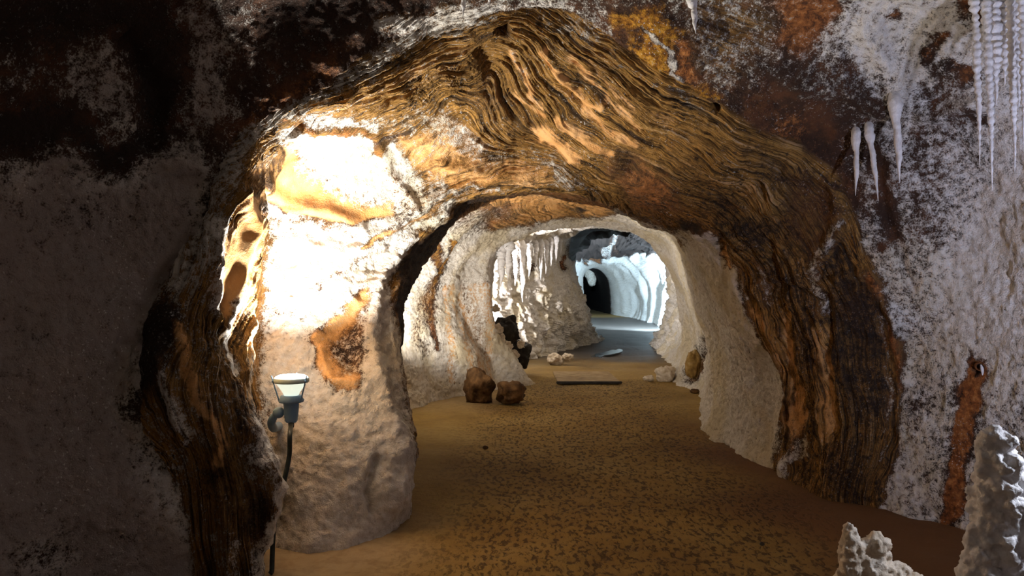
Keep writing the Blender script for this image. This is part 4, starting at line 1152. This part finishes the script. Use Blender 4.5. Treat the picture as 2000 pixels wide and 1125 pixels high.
# low twin stalagmite
def T(px, py, rpx, dy=0): return S(px, py, rpx, dy, 2.85)
balls = knob_column([T(1672, 1330, 60), T(1668, 1180, 40), T(1665, 1110, 22), T(1663, 1065, 15), T(1660, 1045, 10), T(1660, 1029, 8)], 21, .016)
balls += knob_column([T(1720, 1330, 60), T(1712, 1200, 44), T(1708, 1120, 32), T(1708, 1075, 24), T(1712, 1052, 14)], 22, .018)
balls += knob_column([T(1775, 1330, 60), T(1765, 1220, 46), T(1755, 1150, 28), T(1745, 1110, 16)], 23, .018)
balls += knob_column([T(1840, 1330, 50), T(1825, 1240, 36), T(1805, 1180, 26), T(1790, 1135, 16)], 24, .018)
o = blob_mesh('stalagmite', balls, M_SALT_DIRTY, .007, .011, 42)
tag(o, 'low cream salt stalagmite with twin tips at the bottom edge', 'stalagmite', 'salt stalagmites in the foreground')

def stone(name, px, py_foot, wpx, hpx, mat, label, cat, group=None, Y=None, seed=0, rough=.16, squash=1.0, z0=None, sub=4):
    Yf = Y or CAMZ * F / (py_foot - CY)
    x, y, z = P(px, py_foot, Yf)
    w, h = wpx / F * Yf / 2, hpx / F * Yf / 2
    bm = bmesh.new(); bmesh.ops.create_icosphere(bm, subdivisions=sub, radius=1)
    co = np.array([v.co[:] for v in bm.verts]); faces = [[v.index for v in f.verts] for f in bm.faces]; bm.free()
    d = 1 + rough * 1.6 * fbm(co * 1.1 + seed * 5.3, 4) + rough * .4 * fbm(co * 5 + seed, 2)
    co = co * d[:, None]
    co = co / np.abs(co).max(0) 
    co[:, 2] = np.where(co[:, 2] < -.75, -.75 + (co[:, 2] + .75) * .3, co[:, 2])
    co = co * np.array([w, w * squash, h * 1.1]) + np.array([0, 0, h * .80])
    o = mesh_obj(name, co, faces, mat)
    o.location = (x, y + w * .4, z if z0 is None else z0)
    tag(o, label, cat, group)
    return o

GB = 'brown boulders at the foot of the passage wall'
stone('boulder', 936, 786, 66, 72, M_BOULDER, 'pointed brown boulder, left of the pair by the passage wall', 'boulder', GB, seed=1, rough=.30)
stone('boulder', 1000, 788, 64, 48, M_BOULDER, 'rounded brown boulder, right of the pair by the passage wall', 'boulder', GB, seed=2, rough=.28)
stone('salt_lump', 1302, 745, 46, 34, M_SALT_DIRTY, 'pale salt lump at the foot of the right passage wall', 'salt lump', seed=3, rough=.3)
stone('salt_lump', 1268, 744, 24, 12, M_SALT_DIRTY, 'small flat salt lump left of the larger pale lump on the right', 'salt lump', seed=4)
_p, _ = surf(1358, 712)
stone('ochre_boulder', 1356, 738, 34, 58, M_OCHRE, 'ochre boulder leaning in the hollow of the right passage wall', 'boulder', seed=5, Y=_p.y - .02)
stone('pebble', 948, 878, 12, 8, M_BOULDER, 'dark pebble lying on the floor left of the dimpled path', 'pebble', seed=6, sub=2)
stone('pebble', 1358, 768, 20, 9, M_BOULDER, 'flat dark stone on the floor by the right passage wall', 'pebble', seed=7, sub=3)
stone('pebble', 1489, 1066, 10, 7, M_BLACK, 'dark pebble on the floor in front of the banded limb', 'pebble', seed=8, sub=2)
# niche rubble: a black block and salt knobs piled against the bulge
GR = 'rubble in the dark hollow behind the passage wall'
stone('dark_block', 990, 672, 58, 66, M_BLACK, 'black rock block in the hollow behind the passage wall', 'boulder', GR, Y=12.6, seed=9, rough=.34)
stone('dark_block', 1015, 720, 50, 60, M_BLACK, 'lower black rock in the hollow behind the passage wall', 'boulder', GR, Y=12.8, seed=10, rough=.34)
for i, (px, py, w, h, lab) in enumerate([
    (972, 652, 24, 22, 'topmost salt knob of the rubble behind the passage wall'),
    (978, 668, 22, 18, 'second salt knob from the top of the rubble'),
    (990, 684, 26, 20, 'salt knob in the middle of the rubble pile'),
    (1003, 700, 26, 20, 'salt knob low in the rubble pile'),
    (1018, 680, 18, 16, 'salt knob on the right of the rubble pile'),
    (968, 610, 20, 18, 'pinkish salt knob above the black block'),
    (1085, 714, 34, 26, 'white salt knob at the foot of the cavern wall'),
    (1110, 706, 24, 18, 'smaller white salt knob at the foot of the cavern wall')]):
    stone('salt_rock', px, py, w, h, M_SALT_DIRTY, lab, 'salt lump', 'salt knobs of the rubble', Y=(12.3 if px < 1050 else 14.4), seed=20 + i, sub=4, rough=.34)

# ------------------------------------------------------------------ floor plate, puddle, drilled hole
def hatch():
    root = bpy.data.objects.new('floor_plate', None); COL.objects.link(root)
    x0, x1, y0, y1 = .70, 1.66, 11.75, 13.2
    root.location = ((x0 + x1) / 2, (y0 + y1) / 2, 0)
    tag(root, 'flat worn plate let into the floor before the cavern', 'floor plate')
    w, d = x1 - x0, y1 - y0
    def box(name, cx, cy, cz, sx, sy, sz, mat):
        bm = bmesh.new(); bmesh.ops.create_cube(bm, size=1, matrix=Matrix.Translation((cx, cy, cz)) @ Matrix.Diagonal((sx, sy, sz, 1)))
        bmesh.ops.bevel(bm, geom=bm.edges[:], offset=.006, segments=2, affect='EDGES')
        me = bpy.data.meshes.new(name); bm.to_mesh(me); bm.free(); me.materials.append(mat)
        o = bpy.data.objects.new(name, me); COL.objects.link(o); o.parent = root; return o
    box('plate', 0, 0, .004, w, d, .032, M_HATCH)
    box('front_edge', 0, -d / 2 - .016, .006, w + .04, .03, .036, M_BLACK)
hatch()

def puddle():
    n = 60
    pts = []
    cl = [P(1185, 698, 16.2), P(1192, 692, 17), P(1200, 687, 17.6), P(1212, 683, 18.2)]
    cx, cy = 2.15, 17.1
    for i in range(n):
        a = 2 * math.pi * i / n
        r = 1 + .18 * math.sin(2 * a + 1) + .12 * math.sin(5 * a + 2)
        dy = 1.15 * r * math.sin(a)
        pts.append((cx + .17 * r * math.cos(a) + .22 * math.sin(1.7 * dy) + .10 * dy, cy + dy, .008))
    bot = [(x, y, -.02) for x, y, z in pts]
    f = [tuple(range(n))] + [(i, n + i, n + (i + 1) % n, (i + 1) % n) for i in range(n)]
    o = mesh_obj('puddle', pts + bot, f, M_WATER, smooth=False)
    tag(o, 'small shiny puddle on the dark wet floor of the cavern', 'puddle')
puddle()

def drill_hole():
    p, nrm = surf(1909, 720)
    root = bpy.data.objects.new('drill_pipe', None); COL.objects.link(root)
    root.location = p
    tag(root, 'rusty pipe end at the top of the orange rust run', 'pipe')
    d = Vector((-.35, -.93, 0.0)).normalized()
    ring = lathe('pipe_end', [(0.020, -.05), (0.026, -.05), (0.026, .02), (0.020, .02), (0.020, -.05)], M_RUST, root, 24)
    ring.rotation_euler = d.to_track_quat('Z', 'Y').to_euler()
    tube('salt_drip', [Vector((0, -.012, .012)), Vector((0.002, -.02, -.015)), Vector((.004, -.022, -.05))], [.004, .009, .004], M_SALT, root, 10, .1)
drill_hole()

# pale lump hanging in the far tunnel
bl = knob_column([(4.72, 47, 2.65, .16), (4.78, 47, 2.3, .26), (4.86, 47, 1.95, .24), (4.9, 47, 1.65, .12)], 31, .09)
o = blob_mesh('salt_curtain', bl, M_SALT_DIRTY, .05, .03, 4)
tag(o, 'pale salt lump hanging in the far dark tunnel', 'salt lump')
